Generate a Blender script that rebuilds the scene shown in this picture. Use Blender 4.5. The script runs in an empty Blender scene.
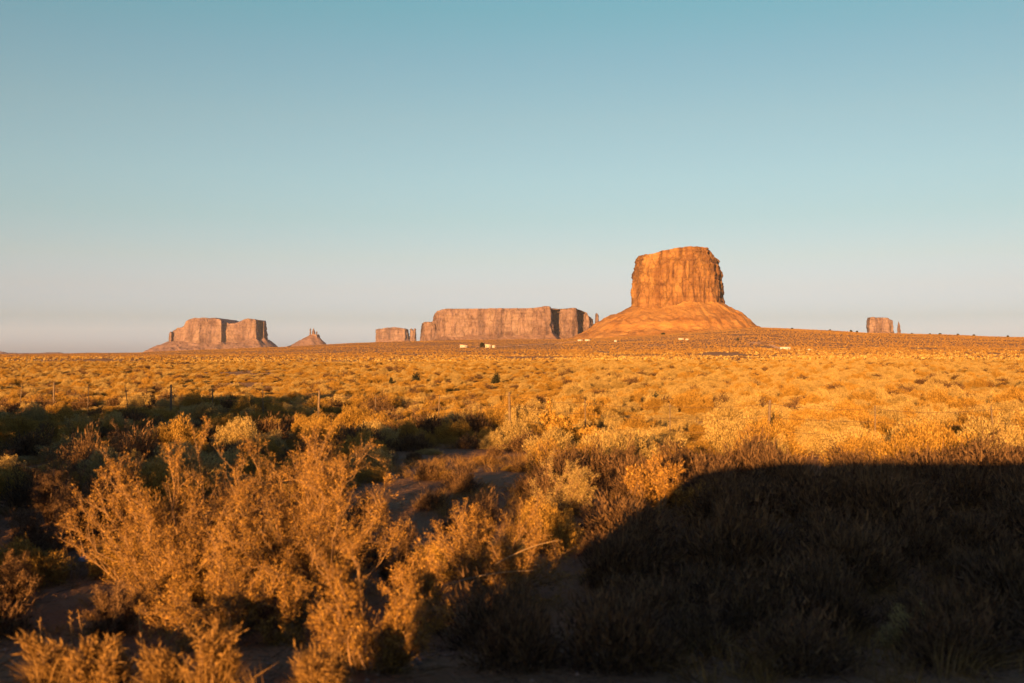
import bpy, math, random
import numpy as np
from mathutils import Vector

random.seed(7)
R = math.radians
sc = bpy.context.scene
COL = sc.collection
F = 35.0 / 36.0 * 1024.0          # focal length in pixels
CX, HORIZON = 512.0, 354.0
CAM_Z = 2.3
SUN_AZ, SUN_EL = 17.0, 6.5        # light travels towards +Y, SUN_AZ to the right of it
ROAD_Z = 0.40

# ------------------------------------------------------------------ helpers
def _hash(ix, iy, iz, seed):
    h = (ix.astype(np.int64) * 374761393 + iy.astype(np.int64) * 668265263 + iz.astype(np.int64) * 1440662683 + seed * 974711) & 0xffffffff
    h = ((h ^ (h >> 13)) * 1274126177) & 0xffffffff
    h = ((h ^ (h >> 16)) * 2246822519) & 0xffffffff
    return ((h ^ (h >> 15)) & 0xffffff) / float(0xffffff)

def vnoise(p, seed=0):
    p = np.asarray(p, float)
    i = np.floor(p); f = p - i
    f = f * f * (3 - 2 * f)
    i = i.astype(np.int64)
    out = 0
    for dx in (0, 1):
        wx = f[:, 0] if dx else 1 - f[:, 0]
        for dy in (0, 1):
            wy = f[:, 1] if dy else 1 - f[:, 1]
            for dz in (0, 1):
                wz = f[:, 2] if dz else 1 - f[:, 2]
                out = out + wx * wy * wz * _hash(i[:, 0] + dx, i[:, 1] + dy, i[:, 2] + dz, seed)
    return out * 2 - 1

def fbm(p, octv=4, seed=0, gain=0.5):
    p = np.asarray(p, float); a = 1.0; s = 0; t = 0
    for k in range(octv):
        s = s + a * vnoise(p * (2.03 ** k) + 17.3 * k, seed + k); t += a; a *= gain
    return s / t

def smooth(e0, e1, x):
    t = np.clip((x - e0) / (e1 - e0), 0, 1)
    return t * t * (3 - 2 * t)

def link_mesh(name, verts, polys, mat=None, parent=None, smooth_shade=False, loc=None, link=True):
    """polys: list of integer arrays (n,3) or (n,4)"""
    me = bpy.data.meshes.new(name)
    verts = np.asarray(verts, np.float32).reshape(-1, 3)
    polys = [np.asarray(q, np.int32) for q in polys if len(q)]
    loops = np.concatenate([q.ravel() for q in polys])
    totals = np.concatenate([np.full(len(q), q.shape[1], np.int32) for q in polys])
    starts = np.concatenate([[0], np.cumsum(totals)[:-1]]).astype(np.int32)
    me.vertices.add(len(verts)); me.vertices.foreach_set('co', verts.ravel())
    me.loops.add(len(loops)); me.loops.foreach_set('vertex_index', loops)
    me.polygons.add(len(totals)); me.polygons.foreach_set('loop_start', starts)
    if smooth_shade:
        me.polygons.foreach_set('use_smooth', np.ones(len(totals), bool))
    me.update(calc_edges=True)
    if mat is not None: me.materials.append(mat)
    o = bpy.data.objects.new(name, me)
    if link: COL.objects.link(o)
    if parent is not None: o.parent = parent
    if loc is not None: o.location = loc
    return o

def empty(name, loc=(0, 0, 0), rz=0):
    o = bpy.data.objects.new(name, None); COL.objects.link(o)
    o.location = loc; o.rotation_euler = (0, 0, rz); o.empty_display_size = 0.2
    return o

def tag(o, label=None, cat=None, group=None, kind=None):
    if label: o['label'] = label
    if cat: o['category'] = cat
    if group: o['group'] = group
    if kind: o['kind'] = kind
    return o

class MB:
    """collects boxes, tubes and prisms into one mesh"""
    def __init__(s): s.v = []; s.q = []; s.t = []; s.n = 0
    def add(s, v, quads=None, tris=None):
        v = np.asarray(v, float).reshape(-1, 3)
        if quads is not None and len(quads): s.q.append(np.asarray(quads) + s.n)
        if tris is not None and len(tris): s.t.append(np.asarray(tris) + s.n)
        s.v.append(v); s.n += len(v)
    def box(s, c, d, rz=0):
        x, y, z = np.array(d) / 2
        v = np.array([(-x,-y,-z),(x,-y,-z),(x,y,-z),(-x,y,-z),(-x,-y,z),(x,-y,z),(x,y,z),(-x,y,z)])
        ca, sa = math.cos(rz), math.sin(rz)
        v = np.stack([v[:,0]*ca - v[:,1]*sa, v[:,0]*sa + v[:,1]*ca, v[:,2]], 1) + np.array(c)
        s.add(v, [(0,3,2,1),(4,5,6,7),(0,1,5,4),(1,2,6,5),(2,3,7,6),(3,0,4,7)])
    def prism(s, poly, y0, y1, axis='y'):
        n = len(poly); P = np.array(poly, float)
        A = np.stack([P[:,0], np.full(n, y0), P[:,1]], 1); B = np.stack([P[:,0], np.full(n, y1), P[:,1]], 1)
        C = np.array([[P[:,0].mean(), y0, P[:,1].mean()], [P[:,0].mean(), y1, P[:,1].mean()]])
        i = np.arange(n); j = (i + 1) % n
        s.add(np.concatenate([A, B, C]), np.stack([i, j, j + n, i + n], 1),
              np.concatenate([np.stack([j, i, np.full(n, 2*n)], 1), np.stack([i+n, j+n, np.full(n, 2*n+1)], 1)]))
    def tube(s, pts, radii, sides=5, cap=True):
        v, q, t = tube_arrays(pts, radii, sides)
        s.add(v, q, t if cap else None)
    def lathe(s, prof, c, axis='z', sides=20):
        pr = np.array(prof, float); a = np.arange(sides) * 2 * math.pi / sides
        r = pr[:, 0][:, None]; h = np.repeat(pr[:, 1][:, None], sides, 1)
        X, Y = r * np.cos(a), r * np.sin(a)
        v = np.stack([X, Y, h], -1) if axis == 'z' else np.stack([X, h, Y], -1)
        m = len(pr); i = np.arange(sides); j = (i + 1) % sides
        q = np.concatenate([np.stack([k*sides+i, k*sides+j, (k+1)*sides+j, (k+1)*sides+i], 1) for k in range(m-1)])
        s.add(v.reshape(-1, 3) + np.array(c), q)
    def build(s, name, mat, parent=None, smooth_shade=False, loc=None, link=True):
        return link_mesh(name, np.concatenate(s.v), [np.concatenate(a) for a in (s.q, s.t) if a], mat, parent, smooth_shade, loc, link)

def tube_arrays(pts, radii, sides=5):
    pts = np.asarray(pts, float); n = len(pts)
    tan = np.gradient(pts, axis=0); tan /= np.linalg.norm(tan, axis=1)[:, None] + 1e-9
    ref = np.array([0.31, 0.17, 0.93]) if abs(tan[0, 2]) < 0.8 else np.array([0.9, 0.3, 0.1])
    u = np.cross(tan, ref); u /= np.linalg.norm(u, axis=1)[:, None] + 1e-9
    w = np.cross(tan, u)
    a = np.arange(sides) * 2 * math.pi / sides
    rad = np.broadcast_to(np.asarray(radii, float), (n,))[:, None, None]
    ring = pts[:, None, :] + rad * (np.cos(a)[None, :, None] * u[:, None, :] + np.sin(a)[None, :, None] * w[:, None, :])
    v = np.concatenate([ring.reshape(-1, 3), pts[:1], pts[-1:]])
    i = np.arange(sides); j = (i + 1) % sides
    q = np.concatenate([np.stack([k*sides+i, k*sides+j, (k+1)*sides+j, (k+1)*sides+i], 1) for k in range(n-1)])
    t = np.concatenate([np.stack([j, i, np.full(sides, n*sides)], 1), np.stack([(n-1)*sides+i, (n-1)*sides+j, np.full(sides, n*sides+1)], 1)])
    return v, q, t

# ------------------------------------------------------------------ materials
def new_mat(name):
    m = bpy.data.materials.new(name); m.use_nodes = True
    nt = m.node_tree; b = nt.nodes['Principled BSDF']
    b.inputs['Roughness'].default_value = 0.9
    b.inputs['Specular IOR Level'].default_value = 0.15
    return m, nt, b

def nd(nt, typ, **kw):
    n = nt.nodes.new(typ)
    for k, v in kw.items(): setattr(n, k, v)
    return n

def ramp(nt, stops, fac=None):
    r = nd(nt, 'ShaderNodeValToRGB')
    e = r.color_ramp.elements
    while len(e) < len(stops): e.new(0.5)
    for k, (p, c) in enumerate(stops):
        e[k].position = p; e[k].color = (*c, 1) if len(c) == 3 else c
    if fac is not None: nt.links.new(fac, r.inputs[0])
    return r

def mixc(nt, a, b, fac, blend='MIX'):
    m = nd(nt, 'ShaderNodeMix', data_type='RGBA', blend_type=blend)
    for sock, val in ((m.inputs[0], fac), (m.inputs[6], a), (m.inputs[7], b)):
        if isinstance(val, (int, float)): sock.default_value = val
        elif isinstance(val, tuple): sock.default_value = (*val, 1)
        else: nt.links.new(val, sock)
    return m.outputs[2]

def noise(nt, vec, scale, detail=4, rough=0.55, dist=0.0):
    n = nd(nt, 'ShaderNodeTexNoise')
    n.inputs['Scale'].default_value = scale; n.inputs['Detail'].default_value = detail
    n.inputs['Roughness'].default_value = rough; n.inputs['Distortion'].default_value = dist
    if vec is not None: nt.links.new(vec, n.inputs['Vector'])
    return n.outputs['Fac']

def mapped(nt, scale=(1, 1, 1), out='Object'):
    tc = nd(nt, 'ShaderNodeTexCoord'); mp = nd(nt, 'ShaderNodeMapping')
    mp.inputs['Scale'].default_value = scale
    nt.links.new(tc.outputs[out], mp.inputs['Vector'])
    return mp.outputs['Vector']

def bump(nt, b, h, dist, strength=1.0):
    n = nd(nt, 'ShaderNodeBump'); n.inputs['Distance'].default_value = dist; n.inputs['Strength'].default_value = strength
    nt.links.new(h, n.inputs['Height']); nt.links.new(n.outputs['Normal'], b.inputs['Normal'])

def flat_mat(name, col, rough=0.8, var=0.25, scale=6.0, metallic=0.0, spec=0.2):
    m, nt, b = new_mat(name)
    f = noise(nt, mapped(nt), scale, 5)
    c = ramp(nt, [(0.25, tuple(x * (1 - var) for x in col)), (0.75, tuple(min(1, x * (1 + var)) for x in col))], f)
    nt.links.new(c.outputs[0], b.inputs['Base Color'])
    b.inputs['Roughness'].default_value = rough; b.inputs['Metallic'].default_value = metallic
    b.inputs['Specular IOR Level'].default_value = spec
    return m

def rock_mat(name, dark, mid, light, k=1.0, strata=0.5):
    m, nt, b = new_mat(name)
    v = mapped(nt, (0.035 / k, 0.035 / k, 0.0055 / k))
    streak = noise(nt, v, 1.0, 8, 0.62, 0.4)
    c1 = ramp(nt, [(0.32, dark), (0.48, mid), (0.68, light)], streak)
    vs = mapped(nt, (0.003 / k, 0.003 / k, 0.11 / k))
    lay = noise(nt, vs, 1.0, 6, 0.6)
    c2 = ramp(nt, [(0.35, (0.62, 0.56, 0.52)), (0.5, (1, 1, 1)), (0.68, (1.18, 1.15, 1.08))], lay)
    col = mixc(nt, c1.outputs[0], c2.outputs[0], strata, 'MULTIPLY')
    big = noise(nt, mapped(nt, (0.012 / k, 0.012 / k, 0.02 / k)), 1.0, 4, 0.6, 0.6)
    c3 = ramp(nt, [(0.36, (0.62, 0.55, 0.5)), (0.5, (1, 1, 1))], big)
    col = mixc(nt, col, c3.outputs[0], 0.8, 'MULTIPLY')
    nt.links.new(col, b.inputs['Base Color'])
    mot = noise(nt, mapped(nt, (0.055 / k, 0.055 / k, 0.075 / k)), 1.0, 5, 0.65, 0.3)
    c4 = ramp(nt, [(0.38, (0.55, 0.5, 0.5)), (0.46, (0.95, 0.95, 0.95)), (0.62, (1.25, 1.25, 1.25))], mot)
    col = mixc(nt, col, c4.outputs[0], 0.5, 'MULTIPLY')
    nt.links.new(col, b.inputs['Base Color'])
    vo = nd(nt, 'ShaderNodeTexVoronoi', feature='DISTANCE_TO_EDGE'); vo.inputs['Scale'].default_value = 1.0
    wv = nd(nt, 'ShaderNodeVectorMath', operation='ADD'); nt.links.new(mapped(nt, (0.05 / k, 0.05 / k, 0.018 / k)), wv.inputs[0])
    nz = nd(nt, 'ShaderNodeTexNoise'); nz.inputs['Scale'].default_value = 1.0; nz.inputs['Detail'].default_value = 5
    nt.links.new(mapped(nt, (0.06 / k, 0.06 / k, 0.03 / k)), nz.inputs['Vector']); nt.links.new(nz.outputs['Color'], wv.inputs[1]); nt.links.new(wv.outputs[0], vo.inputs['Vector'])
    cr = ramp(nt, [(0.0, (0.45, 0.42, 0.42)), (0.06, (1, 1, 1))], vo.outputs['Distance'])
    col = mixc(nt, col, cr.outputs[0], 0.42, 'MULTIPLY'); nt.links.new(col, b.inputs['Base Color'])
    h = mixc(nt, mixc(nt, mixc(nt, streak, lay, 0.4), mot, 0.35), cr.outputs[0], 0.3)
    bump(nt, b, h, 9.0 * k, 0.8)
    return m

def talus_mat(name, dark, mid, light, k=1.0):
    m, nt, b = new_mat(name)
    n1 = noise(nt, mapped(nt, (0.02 / k, 0.02 / k, 0.03 / k)), 1.0, 8, 0.65)
    c1 = ramp(nt, [(0.32, dark), (0.5, mid), (0.7, light)], n1)
    vs = mapped(nt, (0.004 / k, 0.004 / k, 0.09 / k))
    lay = noise(nt, vs, 1.0, 4, 0.6)
    c2 = ramp(nt, [(0.38, (0.72, 0.66, 0.62)), (0.5, (1, 1, 1)), (0.7, (1.1, 1.08, 1.05))], lay)
    col = mixc(nt, c1.outputs[0], c2.outputs[0], 0.6, 'MULTIPLY')
    nt.links.new(col, b.inputs['Base Color'])
    n2 = noise(nt, mapped(nt, (0.09 / k, 0.09 / k, 0.09 / k)), 1.0, 8, 0.7)
    bump(nt, b, n2, 7.0 * k, 0.9)
    return m

def leaf_mat(name, cols, transl=0.25, per_obj=0.12):
    """foliage: each leaf or blade its own shade of the plant's colours"""
    m, nt, b = new_mat(name)
    geo = nd(nt, 'ShaderNodeNewGeometry')
    dead = tuple(x * q for x, q in zip(cols[0], (0.55, 0.55, 0.7)))
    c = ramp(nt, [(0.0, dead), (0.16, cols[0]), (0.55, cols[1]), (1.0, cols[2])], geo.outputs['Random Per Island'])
    oi = nd(nt, 'ShaderNodeObjectInfo')
    mr = nd(nt, 'ShaderNodeMapRange'); nt.links.new(oi.outputs['Random'], mr.inputs[0])
    mr.inputs[3].default_value = 1 - per_obj; mr.inputs[4].default_value = 1 + per_obj
    hs = nd(nt, 'ShaderNodeHueSaturation'); nt.links.new(mr.outputs[0], hs.inputs['Value'])
    nt.links.new(c.outputs[0], hs.inputs['Color'])
    nt.links.new(hs.outputs[0], b.inputs['Base Color'])
    tr = nd(nt, 'ShaderNodeBsdfTranslucent'); nt.links.new(hs.outputs[0], tr.inputs['Color'])
    mx = nd(nt, 'ShaderNodeMixShader'); mx.inputs[0].default_value = transl
    nt.links.new(b.outputs[0], mx.inputs[1]); nt.links.new(tr.outputs[0], mx.inputs[2])
    nt.links.new(mx.outputs[0], nt.nodes['Material Output'].inputs['Surface'])
    return m

M = {}
M['rock_main'] = rock_mat('sandstone_near', (0.054, 0.024, 0.010), (0.123, 0.061, 0.023), (0.175, 0.099, 0.037))
M['talus_main'] = talus_mat('talus_near', (0.152, 0.068, 0.019), (0.217, 0.108, 0.031), (0.283, 0.154, 0.049))
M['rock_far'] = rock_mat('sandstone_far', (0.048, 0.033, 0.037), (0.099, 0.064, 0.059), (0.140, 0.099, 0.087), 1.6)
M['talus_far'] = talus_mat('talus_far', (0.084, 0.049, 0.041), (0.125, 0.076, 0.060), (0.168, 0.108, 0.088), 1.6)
M['pale'] = leaf_mat('pale_gold_foliage', [(0.203, 0.133, 0.044), (0.315, 0.219, 0.074), (0.427, 0.319, 0.120)])
M['gold'] = leaf_mat('gold_foliage', [(0.166, 0.090, 0.018), (0.279, 0.161, 0.031), (0.389, 0.239, 0.052)])
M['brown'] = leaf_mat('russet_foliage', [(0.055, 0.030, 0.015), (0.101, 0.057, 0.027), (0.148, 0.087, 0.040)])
M['big'] = leaf_mat('greasewood_foliage', [(0.075, 0.036, 0.011), (0.215, 0.110, 0.024), (0.38, 0.218, 0.05)], 0.08)
M['far'] = leaf_mat('low_far_scrub_foliage', [(0.143, 0.078, 0.025), (0.218, 0.123, 0.036), (0.294, 0.172, 0.055)])
M['dark'] = leaf_mat('dark_evergreen_foliage', [(0.014, 0.016, 0.011), (0.025, 0.026, 0.015), (0.039, 0.037, 0.022)])
M['grass'] = leaf_mat('dry_grass_blades', [(0.133, 0.071, 0.019), (0.200, 0.111, 0.031), (0.275, 0.163, 0.057)], 0.3)
M['bark'] = flat_mat('shrub_bark', (0.160, 0.095, 0.048), 0.95, 0.35, 30)
M['bleached'] = flat_mat('bleached_wood', (0.180, 0.122, 0.070), 0.9, 0.2, 20)
M['trunk'] = flat_mat('juniper_bark', (0.14, 0.09, 0.06), 0.95, 0.4, 12)
M['post'] = flat_mat('weathered_post', (0.10, 0.07, 0.045), 0.95, 0.35, 18)
M['wire'] = flat_mat('rusty_wire', (0.09, 0.055, 0.04), 0.7, 0.3, 10, 0.6)
M['white'] = flat_mat('white_siding', (0.250, 0.243, 0.261), 0.7, 0.05, 0.6)
M['cream'] = flat_mat('cream_siding', (0.252, 0.231, 0.211), 0.7, 0.06, 0.6)
M['roof'] = flat_mat('house_roof', (0.32, 0.22, 0.16), 0.85, 0.15, 1.5)
M['glass'] = flat_mat('window_glass', (0.03, 0.035, 0.04), 0.1, 0.1, 2, 0, 0.5)
M['rubber'] = flat_mat('tyre_rubber', (0.02, 0.02, 0.02), 0.85, 0.2, 20)
M['steel'] = flat_mat('wheel_steel', (0.45, 0.45, 0.46), 0.4, 0.1, 8, 0.8)
M['vanpaint'] = flat_mat('van_paint', (0.10, 0.105, 0.11), 0.35, 0.06, 3, 0.2, 0.5)
M['plastic'] = flat_mat('black_plastic', (0.025, 0.025, 0.025), 0.6, 0.1, 10)
M['lens'] = flat_mat('lamp_lens', (0.7, 0.7, 0.68), 0.15, 0.05, 5, 0, 0.5)
M['redlens'] = flat_mat('tail_lens', (0.35, 0.02, 0.02), 0.2, 0.05, 5, 0, 0.5)
M['paint_w'] = flat_mat('road_paint_white', (0.72, 0.71, 0.68), 0.7, 0.15, 3)
M['paint_y'] = flat_mat('road_paint_yellow', (0.60, 0.40, 0.06), 0.7, 0.15, 3)
M['stone'] = flat_mat('pale_stone', (0.275, 0.259, 0.260), 0.9, 0.2, 9)

def asphalt():
    m, nt, b = new_mat('asphalt')
    n = noise(nt, mapped(nt), 60, 6, 0.7); n2 = noise(nt, mapped(nt), 0.6, 4)
    c = ramp(nt, [(0.3, (0.035, 0.034, 0.033)), (0.7, (0.075, 0.072, 0.068))], n)
    c2 = ramp(nt, [(0.35, (0.8, 0.8, 0.8)), (0.65, (1.15, 1.12, 1.08))], n2)
    nt.links.new(mixc(nt, c.outputs[0], c2.outputs[0], 1.0, 'MULTIPLY'), b.inputs['Base Color'])
    bump(nt, b, n, 0.01, 0.6)
    return m
M['asphalt'] = asphalt()

def ground_mat():
    m, nt, b = new_mat('desert_soil')
    v = mapped(nt)
    n1 = noise(nt, v, 0.35, 7, 0.62)
    soil = ramp(nt, [(0.3, (0.117, 0.056, 0.022)), (0.5, (0.195, 0.098, 0.035)), (0.72, (0.265, 0.145, 0.056))], n1)
    # far off, the low dry scrub between the bushes colours the plain in long drifts
    n2 = noise(nt, mapped(nt, (0.004, 0.012, 0.01)), 1.0, 6, 0.6)
    drift = ramp(nt, [(0.42, (0, 0, 0)), (0.6, (1, 1, 1))], n2)
    scrub = ramp(nt, [(0.3, (0.156, 0.094, 0.037)), (0.7, (0.281, 0.187, 0.081))], noise(nt, mapped(nt, (0.25, 0.25, 0.25)), 1.0, 6, 0.7))
    f = mixc(nt, (0, 0, 0), drift.outputs[0], 0.55)
    col = mixc(nt, soil.outputs[0], scrub.outputs[0], f)
    nt.links.new(col, b.inputs['Base Color'])
    h1 = noise(nt, v, 0.9, 10, 0.65)
    bump(nt, b, h1, 0.55, 1.0)
    return m
M['ground'] = ground_mat()

# ------------------------------------------------------------------ terrain
SKY_PX = np.array([-900, -200, 0, 140, 283, 340, 420, 500, 560, 600, 667, 715, 755, 810, 870, 1024, 1250, 1900], float)
SKY_PY = np.array([356, 355.5, 355, 353, 347, 344, 341, 340, 339.5, 338.5, 334.5, 330.5, 327.5, 329.5, 333.3, 337.5, 342, 350], float)
SKY_A = np.arctan2(SKY_PX - CX, F)
CREST = 1800.0

def terrain(x, y):
    x = np.asarray(x, float); y = np.asarray(y, float)
    sh = x.shape; x = x.ravel(); y = y.ravel()
    r = np.hypot(x, y) + 1e-6
    a = np.arctan2(x, y)
    py = np.interp(a, SKY_A, SKY_PY, left=355.5, right=352)
    depth = CREST * np.cos(np.clip(a, -1.2, 1.2))
    zc = CAM_Z + (HORIZON - py) * depth / F
    zc = np.where(np.abs(a) > 1.2, 0.0, zc)
    up = smooth(260, 1950, r) ** 1.05
    dn = 1 - 0.75 * smooth(2300, 7000, r)
    z = zc * up * dn
    p = np.stack([x, y, np.zeros_like(x)], 1)
    near = smooth(6.5, 13, y) + smooth(-9, -16, y)
    z = z + near * (0.16 * fbm(p / 5.0, 3, 3) + 0.28 * fbm(p / 23.0, 2, 9))
    far = smooth(60, 260, r)
    z = z + far * (0.9 * fbm(p / 90.0, 3, 21)) * (1 + smooth(500, 2500, r) * 2.0)
    # the ditch beside the road
    z = z - 0.30 * smooth(7.2, 9.2, y) * smooth(15.5, 11.0, y)
    # the road bank
    yb = y + 0.35 * fbm(p / 1.7, 2, 41) * smooth(4.5, 5.4, y)
    bank = smooth(8.0, 4.9, yb) * smooth(-14.0, -9.5, y)
    z = z * (1 - bank) + ROAD_Z * bank
    return z.reshape(sh)

def at(px, py, rmax=4000.0):
    """the ground point seen at a pixel"""
    dx, dz = (px - CX) / F, (HORIZON - py) / F
    t = np.geomspace(4.5, rmax, 6000)
    g = terrain(t * dx, t) - (CAM_Z + t * dz)
    k = np.argmax(g > 0)
    if not (g > 0).any(): k = len(t) - 1
    return Vector((t[k] * dx, t[k], float(terrain(np.array([t[k] * dx]), np.array([t[k]]))[0])))

def build_ground():
    ang_front = np.linspace(R(-52), R(52), 420)
    ang_back = np.linspace(R(52), R(308), 110)[1:-1]
    ang = np.concatenate([ang_front, ang_back])
    rad = np.concatenate([[0.6], np.linspace(1.4, 12, 26), np.geomspace(12.5, 20000, 330)])
    A, RR = np.meshgrid(ang, rad)
    X, Y = RR * np.sin(A), RR * np.cos(A)
    Z = terrain(X, Y)
    v = np.stack([X, Y, Z], -1).reshape(-1, 3)
    n = len(ang); i = np.arange(n); j = (i + 1) % n
    q = np.concatenate([np.stack([k*n+i, (k+1)*n+i, (k+1)*n+j, k*n+j], 1) for k in range(len(rad) - 1)])
    q = q[:, ::-1]
    v = np.concatenate([v, [[0, 0, ROAD_Z]]])
    t = np.stack([j, i, np.full(n, len(v) - 1)], 1)[:, ::-1]
    o = link_mesh('ground', v, [q, t], M['ground'], smooth_shade=True)
    me = o.data
    # make sure the sheet faces up
    nz = np.empty(len(me.polygons) * 3, np.float32); me.polygons.foreach_get('normal', nz)
    if nz.reshape(-1, 3)[:, 2].mean() < 0: me.flip_normals()
    tag(o, 'red desert soil plain rising to a low brown ridge', kind='structure')
build_ground()

# road beside the camera (just below the frame)
def strip(name, y0, y1, z, mat, x0=-160, x1=160, n=40):
    xs = np.linspace(x0, x1, n)
    v = np.concatenate([np.stack([xs, np.full(n, y0), np.full(n, z)], 1), np.stack([xs, np.full(n, y1), np.full(n, z)], 1)])
    i = np.arange(n - 1)
    return tag(link_mesh(name, v, [np.stack([i, i+1, i+1+n, i+n], 1)], mat), kind='structure')
strip('road', -7.6, 2.4, ROAD_Z + 0.02, M['asphalt'])
strip('road_edge_marking', 1.15, 1.27, ROAD_Z + 0.025, M['paint_w'])
strip('road_edge_marking', -6.5, -6.38, ROAD_Z + 0.025, M['paint_w'])
for k in (-0.1, 0.1): strip('road_centre_marking', -2.62 + k - 0.05, -2.62 + k + 0.05, ROAD_Z + 0.025, M['paint_y'])

# ------------------------------------------------------------------ buttes and mesas
def wz(py, D): return CAM_Z + (HORIZON - py) * D / F

def resample(poly, step):
    P = np.array(poly, float); Q = np.roll(P, -1, 0); out = []
    for a, b in zip(P, Q):
        L = np.hypot(*(b - a)); n = max(2, int(L / step))
        out.append(a + (b - a) * np.linspace(0, 1, n, endpoint=False)[:, None])
    return np.concatenate(out)

def closed_smooth(a, k):
    for _ in range(k): a = (np.roll(a, 1, 0) + a * 2 + np.roll(a, -1, 0)) / 4
    return a

def normals2(P):
    t = np.roll(P, -1, 0) - np.roll(P, 1, 0)
    n = np.stack([t[:, 1], -t[:, 0]], 1)
    n /= np.linalg.norm(n, axis=1)[:, None] + 1e-9
    area = 0.5 * np.sum(P[:, 0] * np.roll(P[:, 1], -1) - np.roll(P[:, 0], -1) * P[:, 1])
    return n if area > 0 else -n

def cliff(name, D, outline, top, foot_py, taper, step, flute, seed, mat, parent, levels=70, ledge=1.0, origin=(0, 0)):
    """outline: (px, depth in m) round the plan; top: (px, py) of the skyline; taper: (height share, inset in px)"""
    P = [((px - CX) / F * (D + d), D + d) for px, d in outline]
    P = closed_smooth(resample(P, step), 2)
    N = normals2(P); n = len(P)
    Dr = D + 0.8 * min(d for _, d in outline)
    tp = np.array(top, float); tx = (tp[:, 0] - CX) / F * Dr; tz = wz(tp[:, 1], Dr)
    ta = np.array(taper, float)
    zb = wz(foot_py, D) - 30
    s = np.arange(n) * step
    rings = []
    cx, cy = P[:, 0].mean(), P[:, 1].mean()
    ztop = np.interp(P[:, 0] - N[:, 0] * ta[-1, 1] * D / F, tx, tz) + 0.45 * flute * np.round(2.5 * fbm(np.stack([P[:, 0] / (flute * 4), P[:, 1] / (flute * 9), np.zeros(n)], 1), 3, seed + 40)) / 2.5
    H0 = np.median(ztop) - zb
    per = fbm(np.stack([P[:, 0] / (flute * 9), P[:, 1] / (flute * 9), np.zeros(n)], 1), 4, seed)
    for j in range(levels + 1):
        t = j / levels
        z = zb + t * (ztop - zb)
        inset = np.interp(t, ta[:, 0], ta[:, 1]) * D / F
        q = np.stack([P[:, 0] / (flute * 5), P[:, 1] / (flute * 5), z / (flute * 60)], 1)
        groove = -np.abs(fbm(q, 3, seed + 4)) * 2 + 0.5        # vertical cracks and columns
        q2 = np.stack([P[:, 0] / (flute * 1.6), P[:, 1] / (flute * 1.6), z / (flute * 14)], 1)
        small = fbm(q2, 3, seed + 8)
        lz = fbm(np.stack([np.full(n, 0.0) + P[:, 0] / (flute * 200), P[:, 1] / (flute * 200), z / (H0 * 0.05)], 1), 3, seed + 12)
        amp = flute * min(1, 1.6 * (1.05 - t))
        blk = np.floor(fbm(np.stack([P[:, 0] / (flute * 7), P[:, 1] / (flute * 7), z / (flute * 11)], 1), 2, seed + 16) * 5) / 5
        blk2 = np.floor(fbm(np.stack([P[:, 0] / (flute * 2.6), P[:, 1] / (flute * 2.6), z / (flute * 4.5)], 1), 2, seed + 18) * 4) / 4
        d = blk2 * flute * 0.9 + per * flute * 1.6 + groove * amp * 1.05 + small * amp * 0.6 + blk * flute * 2.1 + np.round(lz * 3) / 3 * flute * (0.3 + 0.9 * t * t) * ledge - inset
        rings.append(np.column_stack([P + N * d[:, None], z]))
    last = rings[-1]
    for k in (0.93, 0.8, 0.55, 0.25):
        x = cx + (last[:, 0] - cx) * k; y = cy + (last[:, 1] - cy) * k
        z = np.interp(x, tx, tz) + flute * 0.5 * fbm(np.stack([x / (flute * 4), y / (flute * 4), np.zeros(n)], 1), 2, seed + 30) * (1 if k < 0.9 else 0.3)
        rings.append(np.column_stack([x, y, z]))
    v = np.concatenate(rings); m = len(rings)
    i = np.arange(n); jn = (i + 1) % n
    q = np.concatenate([np.stack([k*n+i, k*n+jn, (k+1)*n+jn, (k+1)*n+i], 1) for k in range(m - 1)])
    v = np.concatenate([v, [[cx, cy, float(np.interp(cx, tx, tz))]]])
    t = np.stack([(m-1)*n+i, (m-1)*n+jn, np.full(n, m*n)], 1)
    v = v - np.array([origin[0], origin[1], 0])
    o = link_mesh(name, v, [q, t], mat, parent, smooth_shade=False)
    fix_out(o)
    return o, P, N

def fix_out(o):
    me = o.data; n = len(me.polygons)
    nn = np.empty(n * 3, np.float32); cc = np.empty(n * 3, np.float32)
    me.polygons.foreach_get('normal', nn); me.polygons.foreach_get('center', cc)
    nn = nn.reshape(-1, 3); cc = cc.reshape(-1, 3); c = cc.mean(0)
    if np.sum((cc[:, :2] - c[:2]) * nn[:, :2]) < 0: me.flip_normals()

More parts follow.
